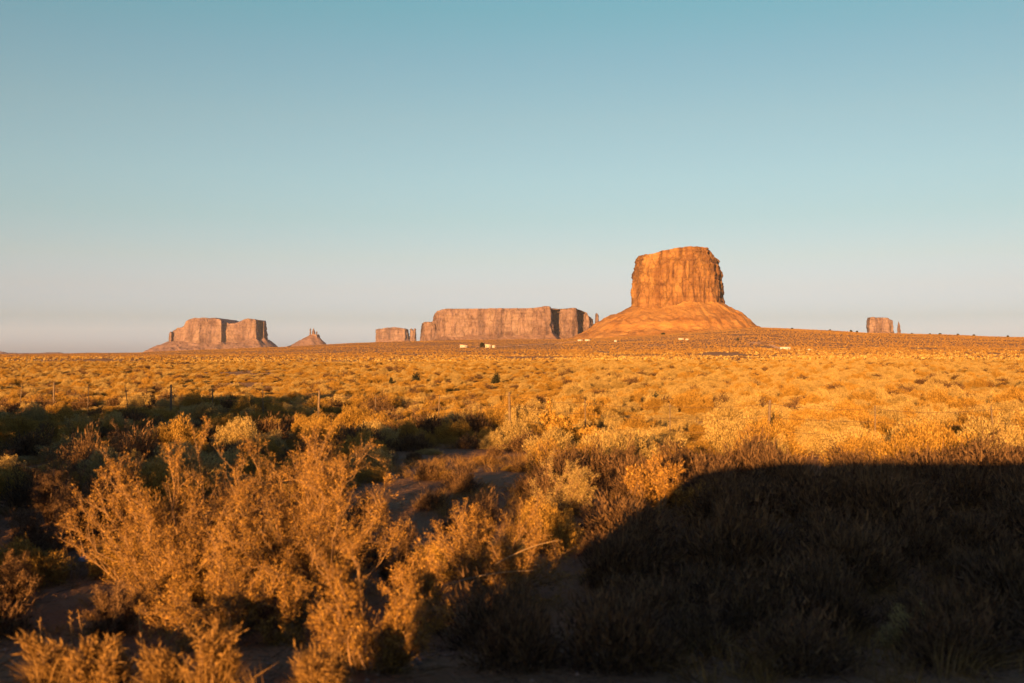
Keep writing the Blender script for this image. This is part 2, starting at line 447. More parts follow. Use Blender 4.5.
def talus(name, D, P, foot, spread_l, spread_r, base_py, seed, mat, parent, k=1.0, rings=46, origin=(0, 0), ledge_at=0.55, power=1.25):
    """apron of fallen rock: foot: (px, py) of the cliff's foot; spread: run-out in m to the left and right"""
    n = len(P)
    Ps = closed_smooth(P, max(60, n // 8))
    N = normals2(Ps)
    N = closed_smooth(N, max(40, n // 12)); N /= np.linalg.norm(N, axis=1)[:, None] + 1e-9
    fp = np.array(foot, float); fx = (fp[:, 0] - CX) / F * D; fz = wz(fp[:, 1], D)
    zf = np.interp(P[:, 0], fx, fz)
    zf = zf + 5 * k * fbm(np.stack([P[:, 0] / (40*k), P[:, 1] / (40*k), np.zeros(n)], 1), 3, seed)
    zb = wz(base_py, D) - 6
    wr = smooth(-0.6, 0.6, N[:, 0]); run = spread_l * (1 - wr) + spread_r * wr
    out = []
    for j in range(rings + 1):
        t = j / rings
        q = P * (1 - t) + (P * 0.4 + Ps * 0.6) * t + N * ((run * t) - 8 * k * (1 - t))[:, None]
        drop = 1 - (1 - t) ** power
        st = 0.035 * np.tanh((t - ledge_at) * 30) - 0.035 * np.tanh((0 - ledge_at) * 30)
        z = zf + (zb - zf) * np.clip(drop * 0.93 + st, 0, 1.02)
        g = fbm(np.stack([q[:, 0] / (30*k), q[:, 1] / (30*k), np.full(n, 0.0)], 1), 5, seed + 3)
        g2 = -np.abs(fbm(np.stack([np.arctan2(N[:, 1], N[:, 0]) * 7 + P[:, 0] / (60*k), P[:, 1] / (60*k), np.full(n, 0.3 * t)], 1), 3, seed + 7))
        g3 = fbm(np.stack([q[:, 0] / (9*k), q[:, 1] / (9*k), np.full(n, 0.0)], 1), 3, seed + 11)
        z = z + (g * 9 + g2 * 9 + g3 * 4.5) * k * math.sin(math.pi * min(1, t * 1.15 + 0.03)) 
        out.append(np.column_stack([q, z]))
    v = np.concatenate(out)
    i = np.arange(n); jn = (i + 1) % n
    q = np.concatenate([np.stack([a*n+i, a*n+jn, (a+1)*n+jn, (a+1)*n+i], 1) for a in range(rings)])
    v = v - np.array([origin[0], origin[1], 0])
    o = link_mesh(name, v, [q], mat, parent, smooth_shade=False)
    me = o.data
    nz = np.empty(len(me.polygons) * 3, np.float32); me.polygons.foreach_get('normal', nz)
    if nz.reshape(-1, 3)[:, 2].mean() < 0: me.flip_normals()
    return o

def formation(name, px, D, label, cat, group=None):
    o = empty(name, ((px - CX) / F * D, D, 0)); tag(o, label, cat, group)
    return o, ((px - CX) / F * D, D)

# -- the big butte
D = 2800
root, og = formation('butte', 678, D, 'great orange flat-topped butte, tallest and nearest, on a wide cone of scree', 'butte', 'rock formations on the skyline')
ol = [(631, 60), (634, -40), (641, -95), (662, -125), (694, -128), (713, -108), (720, -50), (722.5, 30), (721, 120), (700, 190), (660, 190), (636, 140)]
top = [(600, 254.5), (634, 254.5), (637, 253.8), (655, 253.2), (662, 251), (670, 249.5), (680, 247.6), (690, 246.8), (710, 246.9), (713.5, 247.6), (715.5, 249.5), (718, 252.5), (740, 256)]
tap = [(0, -3.0), (0.25, -0.8), (0.42, 0.2), (0.6, 0.9), (0.80, 1.4), (0.805, 2.6), (0.86, 2.4), (0.865, 3.5), (0.905, 3.2), (0.91, 4.2), (0.95, 3.9), (0.955, 4.7), (1, 5.0)]
_, P, N = cliff('cliff', D, ol, top, 309, tap, 2.2, 4.2, 11, M['rock_main'], root, levels=120, ledge=1.2, origin=og)
talus('talus_slope', D, P, [(625, 303), (640, 307), (652, 309), (668, 305), (682, 301), (700, 304), (712, 300), (726, 302)],
      270, 228, 349, 31, M['talus_main'], root, 1.0, 60, og, 0.42, 1.12)

# -- the long mesa in the middle
D = 5000
root, og = formation('mesa', 505, D, 'long flat-topped mesa with dark clefts near the great butte', 'mesa', 'rock formations on the skyline')
ol = [(433, 120), (435, -20), (441, -60), (470, -55), (500, -70), (525, -62), (543, -85), (551.5, -80), (551.8, 60), (553, 150), (557, 160),
      (558.5, 80), (562, 60), (572, 50), (577.5, 55), (578.5, 200), (582.5, 210), (584, 110), (589, 110), (593, 190), (592, 330), (570, 420), (500, 400), (445, 320)]
top = [(425, 312), (434, 311.5), (440, 309.2), (447, 308.5), (500, 308.2), (530, 308), (541, 307.2), (545, 306), (549, 306.2), (552, 308), (557, 308.6), (566, 307.4), (576, 306.4), (583, 308), (589, 311.5), (592, 315), (600, 318)]
tap = [(0, -0.8), (0.4, 0), (0.7, 0.3), (0.85, 0.6), (0.92, 0.9), (0.96, 1.6), (1, 2.2)]
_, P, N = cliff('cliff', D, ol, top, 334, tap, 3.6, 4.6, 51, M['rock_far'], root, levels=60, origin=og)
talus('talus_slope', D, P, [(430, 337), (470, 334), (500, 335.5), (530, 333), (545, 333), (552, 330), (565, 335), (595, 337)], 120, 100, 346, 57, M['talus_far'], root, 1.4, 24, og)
cliff('stepped_end', D, [(422, 90), (422.5, 10), (425, -30), (436, -30), (437, 60), (436, 180), (425, 180)],
      [(420, 323), (423, 322), (428, 321.6), (431, 322), (433, 321), (440, 321)], 336, [(0, -0.6), (0.8, 0), (0.95, 0.3), (1, 0.8)], 4.5, 5.0, 53, M['rock_far'], root, levels=40, origin=og)

# -- pillar between the mesa and the big butte
D = 5200
root, og = formation('rock_pillar', 597, D, 'thin rock pillar standing between the long mesa and the great butte', 'rock pillar', 'rock formations on the skyline')
cliff('cliff', D, [(595.2, 0), (596, -10), (598.4, -10), (599, 5), (598, 20), (595.6, 18)], [(594, 314), (595, 314), (597, 313), (599, 315.5), (600, 317)], 327,
      [(0, -0.6), (0.4, -0.2), (0.9, 0.1), (1, 0.6)], 1.5, 1.2, 61, M['rock_far'], root, levels=40, origin=og)
D2 = D
talus('talus_slope', D, np.array([((px - CX) / F * (D + d), D + d) for px, d in [(595.2, 0), (595.6, -6), (596, -10), (597.2, -10), (598.4, -10), (598.8, -2), (599, 5), (598.5, 12), (598, 20), (596.8, 19), (595.6, 18), (595.4, 9)]]),
      [(590, 325), (602, 325)], 60, 60, 342, 63, M['talus_far'], root, 0.6, 14, og)

# -- small mesa further left
D = 8500
root, og = formation('mesa', 393, D, 'low small square mesa left of the long mesa, a slim pillar at its end', 'mesa', 'rock formations on the skyline')
_, P, N = cliff('cliff', D, [(376.4, 80), (376.8, -30), (381, -90), (395, -80), (404, -100), (408.3, -60), (408.5, 60), (406, 200), (380, 200)],
      [(370, 329), (377, 328.6), (382, 328.6), (387, 327.8), (393, 327.2), (399, 327.6), (403, 328.6), (408, 328.8), (412, 330)], 341,
      [(0, -0.5), (0.5, 0), (0.9, 0.3), (1, 0.7)], 8, 8, 71, M['rock_far'], root, levels=40, origin=og)
cliff('pillar', D, [(410, 20), (410.3, -30), (412, -40), (415.3, -40), (416, 0), (415.5, 70), (410.5, 70)], [(408, 329), (410, 329), (411.3, 328.2), (412, 330.8), (413, 330.6), (414, 328.4), (416, 328.6), (418, 330)], 341,
      [(0, -0.4), (0.5, 0), (0.9, 0.1), (1, 0.3)], 6, 4, 73, M['rock_far'], root, levels=36, origin=og)
talus('talus_slope', D, P, [(370, 339), (412, 339)], 70, 70, 346, 75, M['talus_far'], root, 1.5, 14, og)

# -- left mesa with two summits
D = 7200
root, og = formation('mesa', 218, D, 'broad pinkish mesa with two rounded summits, leftmost of the large rock formations', 'mesa', 'rock formations on the skyline')
ol = [(172.0, 120), (172.6, -20), (176, -85), (186, -105), (198, -120), (212, -100), (221.6, -120), (222.8, -95), (224.4, -45), (226.5, -60), (232, -80), (243, -95), (256.3, -110), (257.3, -90), (260.2, 30),
      (262, -20), (264.3, -30), (264.9, 0), (266.8, 150), (267, 300), (262, 420), (240, 520), (200, 480), (180, 350)]
top = [(170, 329.5), (173, 328.6), (177, 327.6), (183.2, 327.2), (184, 324), (186.5, 321), (191, 318.8), (195, 317.8), (199, 318.4), (203, 317.4), (209, 318.2), (213, 317.5), (216, 318.6), (219, 318.9), (222, 320.8), (227, 323.4), (234, 323.3), (240, 320.6), (247, 318.3), (252, 318.9), (258, 320.6), (264, 322), (267, 325), (275, 328)]
tap = [(0, -0.8), (0.45, 0), (0.75, 0.3), (0.9, 0.7), (1, 1.6)]
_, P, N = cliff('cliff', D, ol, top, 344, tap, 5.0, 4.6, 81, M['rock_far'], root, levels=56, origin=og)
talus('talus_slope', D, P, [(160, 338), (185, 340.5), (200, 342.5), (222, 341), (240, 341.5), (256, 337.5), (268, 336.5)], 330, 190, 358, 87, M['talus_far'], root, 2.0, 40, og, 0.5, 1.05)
cliff('pinnacle', D, [(168.8, 20), (169.2, -40), (171, -60), (172.8, -40), (173.2, 20), (171, 60)], [(166, 333.5), (168.5, 333), (170, 332), (171.3, 331.6), (172.5, 332.5), (176, 335)], 342,
      [(0, -1.0), (0.5, 0), (0.9, 0.2), (1, 0.5)], 4, 4, 85, M['rock_far'], root, levels=36, origin=og)

# -- small butte crowned with needles
D = 7600
root, og = formation('butte', 313, D, 'small butte crowned with upright needles, right of the two-summit mesa', 'butte', 'rock formations on the skyline')
_, P, N = cliff('cliff', D, [(308, 40), (308.5, -30), (311, -60), (317, -60), (319.6, -20), (319.6, 60), (315, 120), (310, 100)],
      [(304, 337), (308, 336), (311, 334.6), (314, 334.2), (317, 334.6), (320, 336.5), (323, 338)], 341, [(0, -1.2), (0.5, 0), (1, 0.5)], 4, 4, 91, M['rock_far'], root, levels=30, origin=og)
for a, b, tl, sd in ((309.2, 311.4, 328.2, 92), (312.0, 315.0, 328.4, 93), (315.8, 317.4, 331.0, 94), (317.7, 319.0, 333.6, 95)):
    c = (a + b) / 2
    cliff('needle', D, [(a, 10), (a + 0.3, -14), (c, -24), (b - 0.2, -14), (b, 12), (c, 34)], [(a - 1, tl + 1.4), (a + 0.2, tl + 0.8), (c, tl), (b, tl + 1.6)], 340,
          [(0, -1.0), (0.5, 0), (0.8, 0.25), (1, (b - a) * 0.3)], 2.5, 2.5, sd, M['rock_far'], root, levels=30, origin=og)
talus('talus_slope', D, P, [(300, 336), (313, 334.8), (325, 336.5)], 230, 110, 347.5, 97, M['talus_far'], root, 1.2, 26, og, 0.5, 1.7)

# -- small butte and pillar at the right
D = 6000
root, og = formation('butte', 880, D, 'small square butte on the right skyline beside a thin spire', 'butte', 'rock formations on the skyline')
_, P, N = cliff('cliff', D, [(867, 60), (867.5, -30), (870, -70), (877, -60), (879, -40), (882, -64), (889, -60), (892.5, -20), (893, 60), (888, 150), (872, 150)],
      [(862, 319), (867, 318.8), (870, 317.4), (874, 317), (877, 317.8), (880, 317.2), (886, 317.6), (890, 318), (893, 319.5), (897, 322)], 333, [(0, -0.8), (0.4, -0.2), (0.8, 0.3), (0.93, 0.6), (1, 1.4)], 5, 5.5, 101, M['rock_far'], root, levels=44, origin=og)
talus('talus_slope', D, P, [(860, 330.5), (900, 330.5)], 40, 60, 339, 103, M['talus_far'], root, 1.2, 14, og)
root, og = formation('rock_spire', 899, D, 'thin pale rock spire standing alone just right of the small square butte', 'rock spire', 'rock formations on the skyline')
cliff('cliff', D, [(897.3, 0), (897.8, -10), (899.5, -12), (900.6, 2), (899.6, 16), (897.8, 14)], [(896, 324), (897.5, 323), (899, 321.5), (900.6, 323.5), (902, 326)], 333,
      [(0, -0.8), (0.4, -0.1), (0.8, 0.25), (1, 0.9)], 1.8, 1.6, 105, M['rock_far'], root, levels=36, origin=og)
P = np.array([((px - CX) / F * (D + d), D + d) for px, d in [(897.3, 0), (897.5, -6), (897.8, -10), (898.6, -11), (899.5, -12), (900, -5), (900.6, 2), (900.2, 9), (899.6, 16), (898.7, 15), (897.8, 14), (897.5, 7)]])
talus('talus_slope', D, P, [(890, 331), (905, 331)], 40, 40, 340, 107, M['talus_far'], root, 0.5, 10, og)

# -- very low distant ridges at the far left
def low_ridge(pxs, D, seed, name='hill'):
    P0 = np.array(pxs, float); xs = np.linspace(P0[0, 0], P0[-1, 0], 80)
    py = np.interp(xs, P0[:, 0], P0[:, 1])
    rows = []
    for k, (d, s) in enumerate([(-500, 0), (-160, 0.45), (-60, 0.92), (0, 1.0), (300, 0.96), (700, 0)]):
        h = (wz(py, D) - wz(357, D)) * s + wz(357, D)
        h = h + 5 * s * fbm(np.stack([xs * 1.3, np.full(80, k * 3.1), np.zeros(80)], 1), 3, seed)
        rows.append(np.stack([(xs - CX) / F * (D + d), np.full(80, D + d), h], 1))
    v = np.concatenate(rows); i = np.arange(79)
    q = np.concatenate([np.stack([k*80+i, k*80+i+1, (k+1)*80+i+1, (k+1)*80+i], 1) for k in range(len(rows) - 1)])
    o = link_mesh(name, v, [q], M['talus_far'], smooth_shade=False)
    tag(o, kind='structure')
low_ridge([(-160, 355), (-120, 351), (-30, 350.8), (2, 351.4), (8, 353), (12, 352.6), (20, 353.2), (40, 353.0), (52, 352.2), (62, 352.6), (68, 355)], 9500, 5)

# ------------------------------------------------------------------ little houses, trees and cars far off on the rise
def facing(p): return math.atan2(p.x, p.y)

def mobile_home(px, py, wpx, hpx, label, mat, gable=True, name='house', cat='house', group='white buildings far out on the plain'):
    p = at(px, py); D = p.y
    L, H = wpx * D / F, hpx * D / F
    W = max(3.5, min(L * 0.6, 7)); wall = H * (0.68 if gable else 0.9)
    o = empty(name, (p.x, p.y, p.z - 0.3), -facing(p) + 0.12); tag(o, label, cat, group)
    b = MB(); b.box((0, 0, wall / 2 + 0.15), (L, W, wall + 0.3)); b.build('wall', mat, o)
    r = MB()
    if gable:
        e = W / 2 + 0.3
        v = []
        for x in (-L / 2 - 0.3, L / 2 + 0.3):
            v += [(x, -e, wall + 0.25), (x, e, wall + 0.25), (x, 0, H + 0.3)]
        r.add(v, [(0, 3, 5, 2), (1, 2, 5, 4), (0, 1, 4, 3)], [(0, 2, 1), (3, 4, 5)])
    else:
        r.box((0, 0, wall + 0.3 + H * 0.05), (L + 0.3, W + 0.3, H * 0.1))
    r.build('roof', M['roof'] if gable else mat, o)
    for x in ((-0.28, 0.28) if L < 9 else (-0.36, -0.14, 0.36)):
        w = MB(); w.box((x * L, -W / 2 - 0.02, wall * 0.62), (min(1.2, L * 0.16), 0.06, wall * 0.34)); fr = w.build('window', M['white'], o)
        w = MB(); w.box((x * L, -W / 2 - 0.06, wall * 0.62), (min(1.0, L * 0.13), 0.04, wall * 0.27)); w.build('pane', M['glass'], fr)
    d = MB(); d.box((0.07 * L, -W / 2 - 0.03, wall * 0.42), (0.9, 0.06, wall * 0.76)); dd = d.build('door', M['roof'], o)
    d = MB(); d.box((0.07 * L + 0.32, -W / 2 - 0.08, wall * 0.4), (0.06, 0.08, 0.16)); d.build('handle', M['steel'], dd)
    return o
mobile_home(463.5, 347.6, 7.0, 3.0, 'small white house alone, leftmost of the far buildings under the long mesa', M['white'])
mobile_home(488, 347.6, 5.5, 3.6, 'small cream gabled house right beside the dark tree under the long mesa', M['cream'])
mobile_home(493.6, 347.8, 3.0, 2.4, 'tiny white shed just right of the cream gabled house', M['white'], False, 'shed', 'shed')
mobile_home(580, 341.2, 4.6, 1.6, 'low white trailer at the left foot of the scree cone, left of another trailer', M['white'], False, 'trailer', 'trailer')
mobile_home(587.4, 341.2, 5.0, 1.7, 'low white trailer at the left foot of the scree cone, right of another trailer', M['white'], False, 'trailer', 'trailer')
mobile_home(615.5, 342, 2.6, 1.8, 'tiny white shed alone below the left side of the scree cone', M['white'], False, 'shed', 'shed')
mobile_home(681, 340, 5.0, 2.0, 'small white house below the middle of the scree cone', M['white'])
mobile_home(687, 340.2, 3.2, 1.5, 'small cream shed beside the white house below the scree cone', M['cream'], False, 'shed', 'shed')
mobile_home(785, 349.6, 10.0, 2.6, 'long white trailer home out on the plain right of the great butte', M['white'], False, 'trailer', 'trailer')
mobile_home(809, 350.4, 2.6, 1.4, 'tiny white shed a little right of the long white trailer home', M['white'], False, 'shed', 'shed')

# dirt tracks on the far slope
def track(pts, w, name='dirt_track'):
    P = [at(*q) for q in pts]; P = np.array([(p.x, p.y) for p in P])
    t = np.linspace(0, len(P) - 1, 60); xs = np.interp(t, range(len(P)), P[:, 0]); ys = np.interp(t, range(len(P)), P[:, 1])
    d = np.gradient(np.stack([xs, ys], 1), axis=0); d /= np.linalg.norm(d, axis=1)[:, None]
    nn = np.stack([-d[:, 1], d[:, 0]], 1) * w / 2
    ws = np.linspace(-1, 1, 5)
    v = []
    for s in ws:
        x, y = xs + nn[:, 0] * s, ys + nn[:, 1] * s
        v.append(np.stack([x, y, terrain(x, y) + 0.35], 1))
    v = np.concatenate(v); i = np.arange(59)
    q = np.concatenate([np.stack([k*60+i, k*60+i+1, (k+1)*60+i+1, (k+1)*60+i], 1) for k in range(4)])
    o = link_mesh(name, v, [q], M['track'], smooth_shade=True); tag(o, kind='structure')
    me = o.data; nz = np.empty(len(me.polygons) * 3, np.float32); me.polygons.foreach_get('normal', nz)
    if nz.reshape(-1, 3)[:, 2].mean() < 0: me.flip_normals()
M['track'] = flat_mat('pale_track_dust', (0.50, 0.30, 0.15), 0.95, 0.15, 0.05)
track([(466, 347.4), (478, 347.2), (496, 347.5), (520, 346.0), (548, 344.2), (576, 341.8)], 7)
track([(640, 346.2), (652, 345.6), (664, 345.8)], 6)
track([(752, 343.2), (764, 342.6), (776, 342.2)], 8)
track([(748, 343.5), (770, 345), (782, 349.8), (810, 350.6)], 4)

# ------------------------------------------------------------------ plants
def rng(seed): return np.random.default_rng(seed)

def unit(v): return v / (np.linalg.norm(v, axis=-1)[..., None] + 1e-9)

def blades(pos, d, L, w, g):
    """one slim triangle for each blade"""
    side = unit(np.cross(d, g.normal(size=d.shape)))
    L = np.broadcast_to(L, (len(pos),))[:, None]; w = np.broadcast_to(w, (len(pos),))[:, None]
    v = np.stack([pos - side * w / 2, pos + side * w / 2, pos + d * L], 1).reshape(-1, 3)
    return v, np.arange(len(v)).reshape(-1, 3)

def leaves4(pos, d, L, w, g):
    """one lozenge for each leaf"""
    side = unit(np.cross(d, g.normal(size=d.shape)))
    L = np.broadcast_to(L, (len(pos),))[:, None]; w = np.broadcast_to(w, (len(pos),))[:, None]
    v = np.stack([pos, pos + d * L * 0.45 + side * w / 2, pos + d * L, pos + d * L * 0.45 - side * w / 2], 1).reshape(-1, 3)
    return v, np.arange(len(v)).reshape(-1, 4)

def dome(seed, n, W, H, L, w, lump=0.3, fill=0.45, up=0.7):
    g = rng(seed)
    ph = g.uniform(0, 2 * math.pi, n); cz = g.uniform(0.0, 1, n) ** 0.85; sz = np.sqrt(1 - cz * cz)
    dr = np.stack([sz * np.cos(ph), sz * np.sin(ph), cz], 1)
    rf = g.uniform(fill, 1, n) ** 0.6
    rf = rf * (1 + lump * fbm(dr * 2.2 + seed * 3.7, 3, seed)) * (1 + 0.22 * vnoise(dr * 5.5 + seed, seed + 1))
    pos = dr * rf[:, None] * np.array([W / 2, W / 2, H * 0.86])
    d = unit(dr * 0.7 + np.array([0, 0, up]) + g.normal(size=(n, 3)) * 0.38)
    return blades(pos - d * L * 0.4, d, L * g.uniform(0.6, 1.3, n), w * g.uniform(0.7, 1.4, n), g)

def dome_stems(seed, n, W, H, r=0.008):
    g = rng(seed + 500); mb = MB()
    for k in range(n):
        a = g.uniform(0, 6.283); t = g.uniform(0.1, 1.15)
        end = np.array([math.sin(t) * math.cos(a) * W / 2, math.sin(t) * math.sin(a) * W / 2, math.cos(t) * H * 0.9]) * g.uniform(0.6, 0.95)
        b = np.array([g.normal() * 0.04, g.normal() * 0.04, -0.06])
        mid = (b + end) / 2 + np.array([-end[0] * 0.12, -end[1] * 0.12, 0.06]) + g.normal(size=3) * 0.02
        mb.tube([b, mid, end], [r, r * 0.7, r * 0.25], 3, False)
    return mb

def grow_bush(seed, W, H, stems, twigs, leaf_n, leaf_L, leaf_w, up=0.45, spread=1.25, sub=2, leaf_from=0.25, depth=None):
    """branching desert bush; returns (MB of wood, leaf verts, leaf quads)"""
    g = rng(seed); wood = MB(); lp, ld = [], []
    depth = depth or W
    npl = max(5, stems // 5)
    plumes = [(g.uniform(0, 2 * math.pi), spread * math.sqrt((k + 0.5) / npl), g.uniform(0.75, 1.08)) for k in range(npl)]
    for s in range(stems):
        pa, pt, pr = plumes[s % npl]
        a = pa + g.normal() * 0.11 / max(0.3, math.sin(pt)); t = abs(pt + g.normal() * 0.09)
        dirn = np.array([math.sin(t) * math.cos(a), math.sin(t) * math.sin(a), math.cos(t)])
        reach = pr * g.uniform(0.78, 1.0)
        end = dirn * np.array([W / 2, depth / 2, H]) * reach
        end[2] = max(end[2], 0.12 * H)
        b = np.array([g.normal() * W * 0.05, g.normal() * depth * 0.05, -0.08])
        tt = np.linspace(0, 1, 9)[:, None]
        bow = np.array([0, 0, -up * H * 0.25])
        wig = np.cumsum(g.normal(size=(9, 3)) * 0.018 * W, 0); wig -= wig[:1]
        path = b + (end - b) * tt + bow * 4 * tt * (1 - tt) * (0.35 if t > 0.5 else -0.1) + wig
        r0 = g.uniform(0.006, 0.013)
        wood.tube(path, np.linspace(r0, 0.003, 9), 4, False)
        Ls = np.linalg.norm(end - b)
        for k in range(twigs):
            u = g.uniform(0.22, 1.0); f = u * 8; i0 = min(7, int(f)); p = path[i0] + (path[i0 + 1] - path[i0]) * (f - i0)
            tan = unit(path[i0 + 1] - path[i0])
            d = unit(tan * 0.9 + g.normal(size=3) * 0.6 + np.array([0, 0, 0.22]))
            L = Ls * g.uniform(0.12, 0.30) * (1.15 - 0.5 * u)
            e = p + d * L + np.array([0, 0, L * 0.12])
            wood.tube([p, (p + e) / 2 + g.normal(size=3) * 0.012, e], [0.0045, 0.003, 0.0015], 3, False)
            segs = [(p, e), (path[i0], path[i0 + 1])] if u > 0.6 else [(p, e)]
            for q in range(sub):
                v0 = p + (e - p) * g.uniform(0.25, 0.9)
                d2 = unit(d * 0.8 + g.normal(size=3) * 0.6 + np.array([0, 0, 0.3]))
                v1 = v0 + d2 * L * g.uniform(0.35, 0.7)
                wood.tube([v0, v1], [0.0025, 0.001], 3, False); segs.append((v0, v1))
            for (p0, p1) in segs:
                m = max(1, int(leaf_n * g.uniform(0.5, 1.4)))
                uu = g.uniform(leaf_from, 1.02, m)[:, None]
                lp.append(p0 + (p1 - p0) * uu + g.normal(size=(m, 3)) * 0.016)
                ld.append(unit(np.repeat(unit(p1 - p0)[None], m, 0) * 0.7 + g.normal(size=(m, 3)) * 0.6 + np.array([0, 0, 0.15])))
    lp = np.concatenate(lp); ld = np.concatenate(ld)
    v, q = leaves4(lp, ld, leaf_L * g.uniform(0.35, 1.7, len(lp)), leaf_w * g.uniform(0.5, 1.6, len(lp)), g)
    return wood, v, q

def tuft(seed, n, W, H, lean=(0, 0), w=0.010):
    """grass tussock of bent blades"""
    g = rng(seed)
    a = g.uniform(0, 6.283, n); t = np.abs(g.normal(0, 0.5, n)); L = H * g.uniform(0.5, 1.15, n)
    d = np.stack([np.sin(t) * np.cos(a), np.sin(t) * np.sin(a), np.cos(t)], 1) + np.array([lean[0], lean[1], 0])
    d = unit(d)
    base = np.stack([np.cos(a) * W * 0.3 * g.uniform(0, 1, n), np.sin(a) * W * 0.3 * g.uniform(0, 1, n), np.full(n, -0.03)], 1)
    mid = base + d * L[:, None] * 0.55
    tip = base + d * L[:, None] + np.stack([d[:, 0], d[:, 1], -0.35 * np.ones(n)], 1) * (L * 0.28)[:, None]
    side = unit(np.cross(d, g.normal(size=(n, 3)))) * w * g.uniform(0.6, 1.3, n)[:, None]
    v = np.stack([base - side / 2, base + side / 2, mid + side * 0.4, mid - side * 0.4, tip], 1).reshape(-1, 3)
    k = np.arange(n)[:, None] * 5
    return v, k + np.array([[0, 1, 2, 3]]), k + np.array([[3, 2, 4]])

class Soup:
    """many small plants gathered into one mesh (for plants nobody could count)"""
    def __init__(s): s.v = []; s.t = []; s.n = 0
    def add(s, v, t, loc, rz, sc_):
        ca, sa = math.cos(rz), math.sin(rz)
        w = np.stack([v[:, 0] * ca - v[:, 1] * sa, v[:, 0] * sa + v[:, 1] * ca, v[:, 2]], 1) * np.asarray(sc_) + np.asarray(loc)
        s.v.append(w.astype(np.float32)); s.t.append((t + s.n).astype(np.int32)); s.n += len(w)
    def build(s, name, mats, mat_idx=None):
        return link_mesh(name, np.concatenate(s.v), [np.concatenate(s.t)], mats)

TAKEN = []       # (x, y, radius) of ground already planted

def hero(px, py, wpx, hpx, seed, label, mat='big', stems=30, twigs=14, leaf_n=9, leaf=(0.026, 0.0045), name='greasewood_bush', cat='bush',
         group='leafy bushes near the road', spread=1.25, up=0.45, sub=2, sink=0.0):
    leaf_n = int(leaf_n * 2.2)
    p = at(px, py); D = p.y; W, H = wpx * D / F, hpx * D / F
    o = empty(name, (p.x, p.y, p.z - sink), 0); tag(o, label, cat, group)
    wood, v, q = grow_bush(seed, W, H, stems, twigs, leaf_n, leaf[0], leaf[1], up, spread, sub, depth=min(W, 2.6))
    wood.build('stem', M['bark'], o)
    link_mesh('foliage', v, [q], M[mat], o)
    TAKEN.append((p.x, p.y, W * 0.42))
    return o, p, W, H

hero(176, 600, 250, 152, 201, 'broad feathery golden bush, left half of the big pair in the lit foreground', stems=62, twigs=22, leaf_n=11, spread=1.42)
hero(318, 598, 200, 174, 202, 'tallest feathery golden bush, right half of the big pair in the lit foreground', stems=52, twigs=22, leaf_n=11, spread=1.12)
hero(225, 645, 200, 105, 203, 'low golden bush in front of the big pair of feathery bushes', stems=26, twigs=14)
hero(365, 672, 165, 130, 204, 'orange-lit bush at the edge of the big dark shadow, lowest in the foreground middle', stems=30, twigs=15)
ob, pb, Wb, Hb = hero(505, 594, 185, 108, 205, 'golden bush with a bare bent pale branch beside the big dark shadow', stems=30, twigs=16)
hero(424, 628, 100, 92, 217, 'golden bush between the orange-lit one and the one with the bare bent branch', stems=24, twigs=14)
hero(285, 640, 100, 74, 218, 'small golden bush tucked between the low front bush and the orange-lit one', stems=20, twigs=13)
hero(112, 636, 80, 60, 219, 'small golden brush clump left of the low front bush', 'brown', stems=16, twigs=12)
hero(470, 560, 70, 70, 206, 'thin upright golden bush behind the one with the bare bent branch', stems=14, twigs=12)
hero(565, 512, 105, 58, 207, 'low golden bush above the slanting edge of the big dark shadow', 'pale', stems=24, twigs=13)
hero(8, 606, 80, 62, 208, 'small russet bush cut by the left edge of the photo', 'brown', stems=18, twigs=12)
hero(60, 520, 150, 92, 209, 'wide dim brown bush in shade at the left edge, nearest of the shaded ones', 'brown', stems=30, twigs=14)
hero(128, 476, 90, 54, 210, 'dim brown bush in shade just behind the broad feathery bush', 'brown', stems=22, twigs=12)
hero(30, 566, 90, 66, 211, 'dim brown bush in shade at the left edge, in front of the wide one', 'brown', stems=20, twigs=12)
hero(570, 455, 62, 50, 212, 'round bright gold bush with a dark hollow on its right side', 'gold', stems=22, twigs=12, leaf=(0.07, 0.024))
hero(668, 512, 120, 50, 213, 'low spreading golden bush on the upper edge of the big dark shadow', 'big', stems=34, twigs=16, leaf=(0.04, 0.008))
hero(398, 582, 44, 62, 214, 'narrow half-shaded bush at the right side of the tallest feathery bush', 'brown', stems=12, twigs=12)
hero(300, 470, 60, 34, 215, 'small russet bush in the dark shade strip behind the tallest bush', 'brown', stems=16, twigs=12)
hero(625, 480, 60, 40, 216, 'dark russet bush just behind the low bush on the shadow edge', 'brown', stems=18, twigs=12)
# the bare bent branch
mb = MB()
for (a, b, c, r) in (((-0.7, -0.25, 0.12), (0.0, -0.42, 0.42), (0.72, -0.4, 0.30), 0.008), ((-0.1, -0.42, 0.40), (0.25, -0.5, 0.62), (0.55, -0.5, 0.66), 0.006), ((0.3, -0.42, 0.42), (0.5, -0.5, 0.25), (0.75, -0.5, 0.16), 0.005)):
    t = np.linspace(0, 1, 10)[:, None]; a, b, c = map(np.array, (a, b, c))
    P = (1 - t) ** 2 * a + 2 * t * (1 - t) * b + t * t * c
    mb.tube(P, np.linspace(r, r * 0.4, 10), 6)
mb.build('bare_branch', M['bleached'], ob, True)

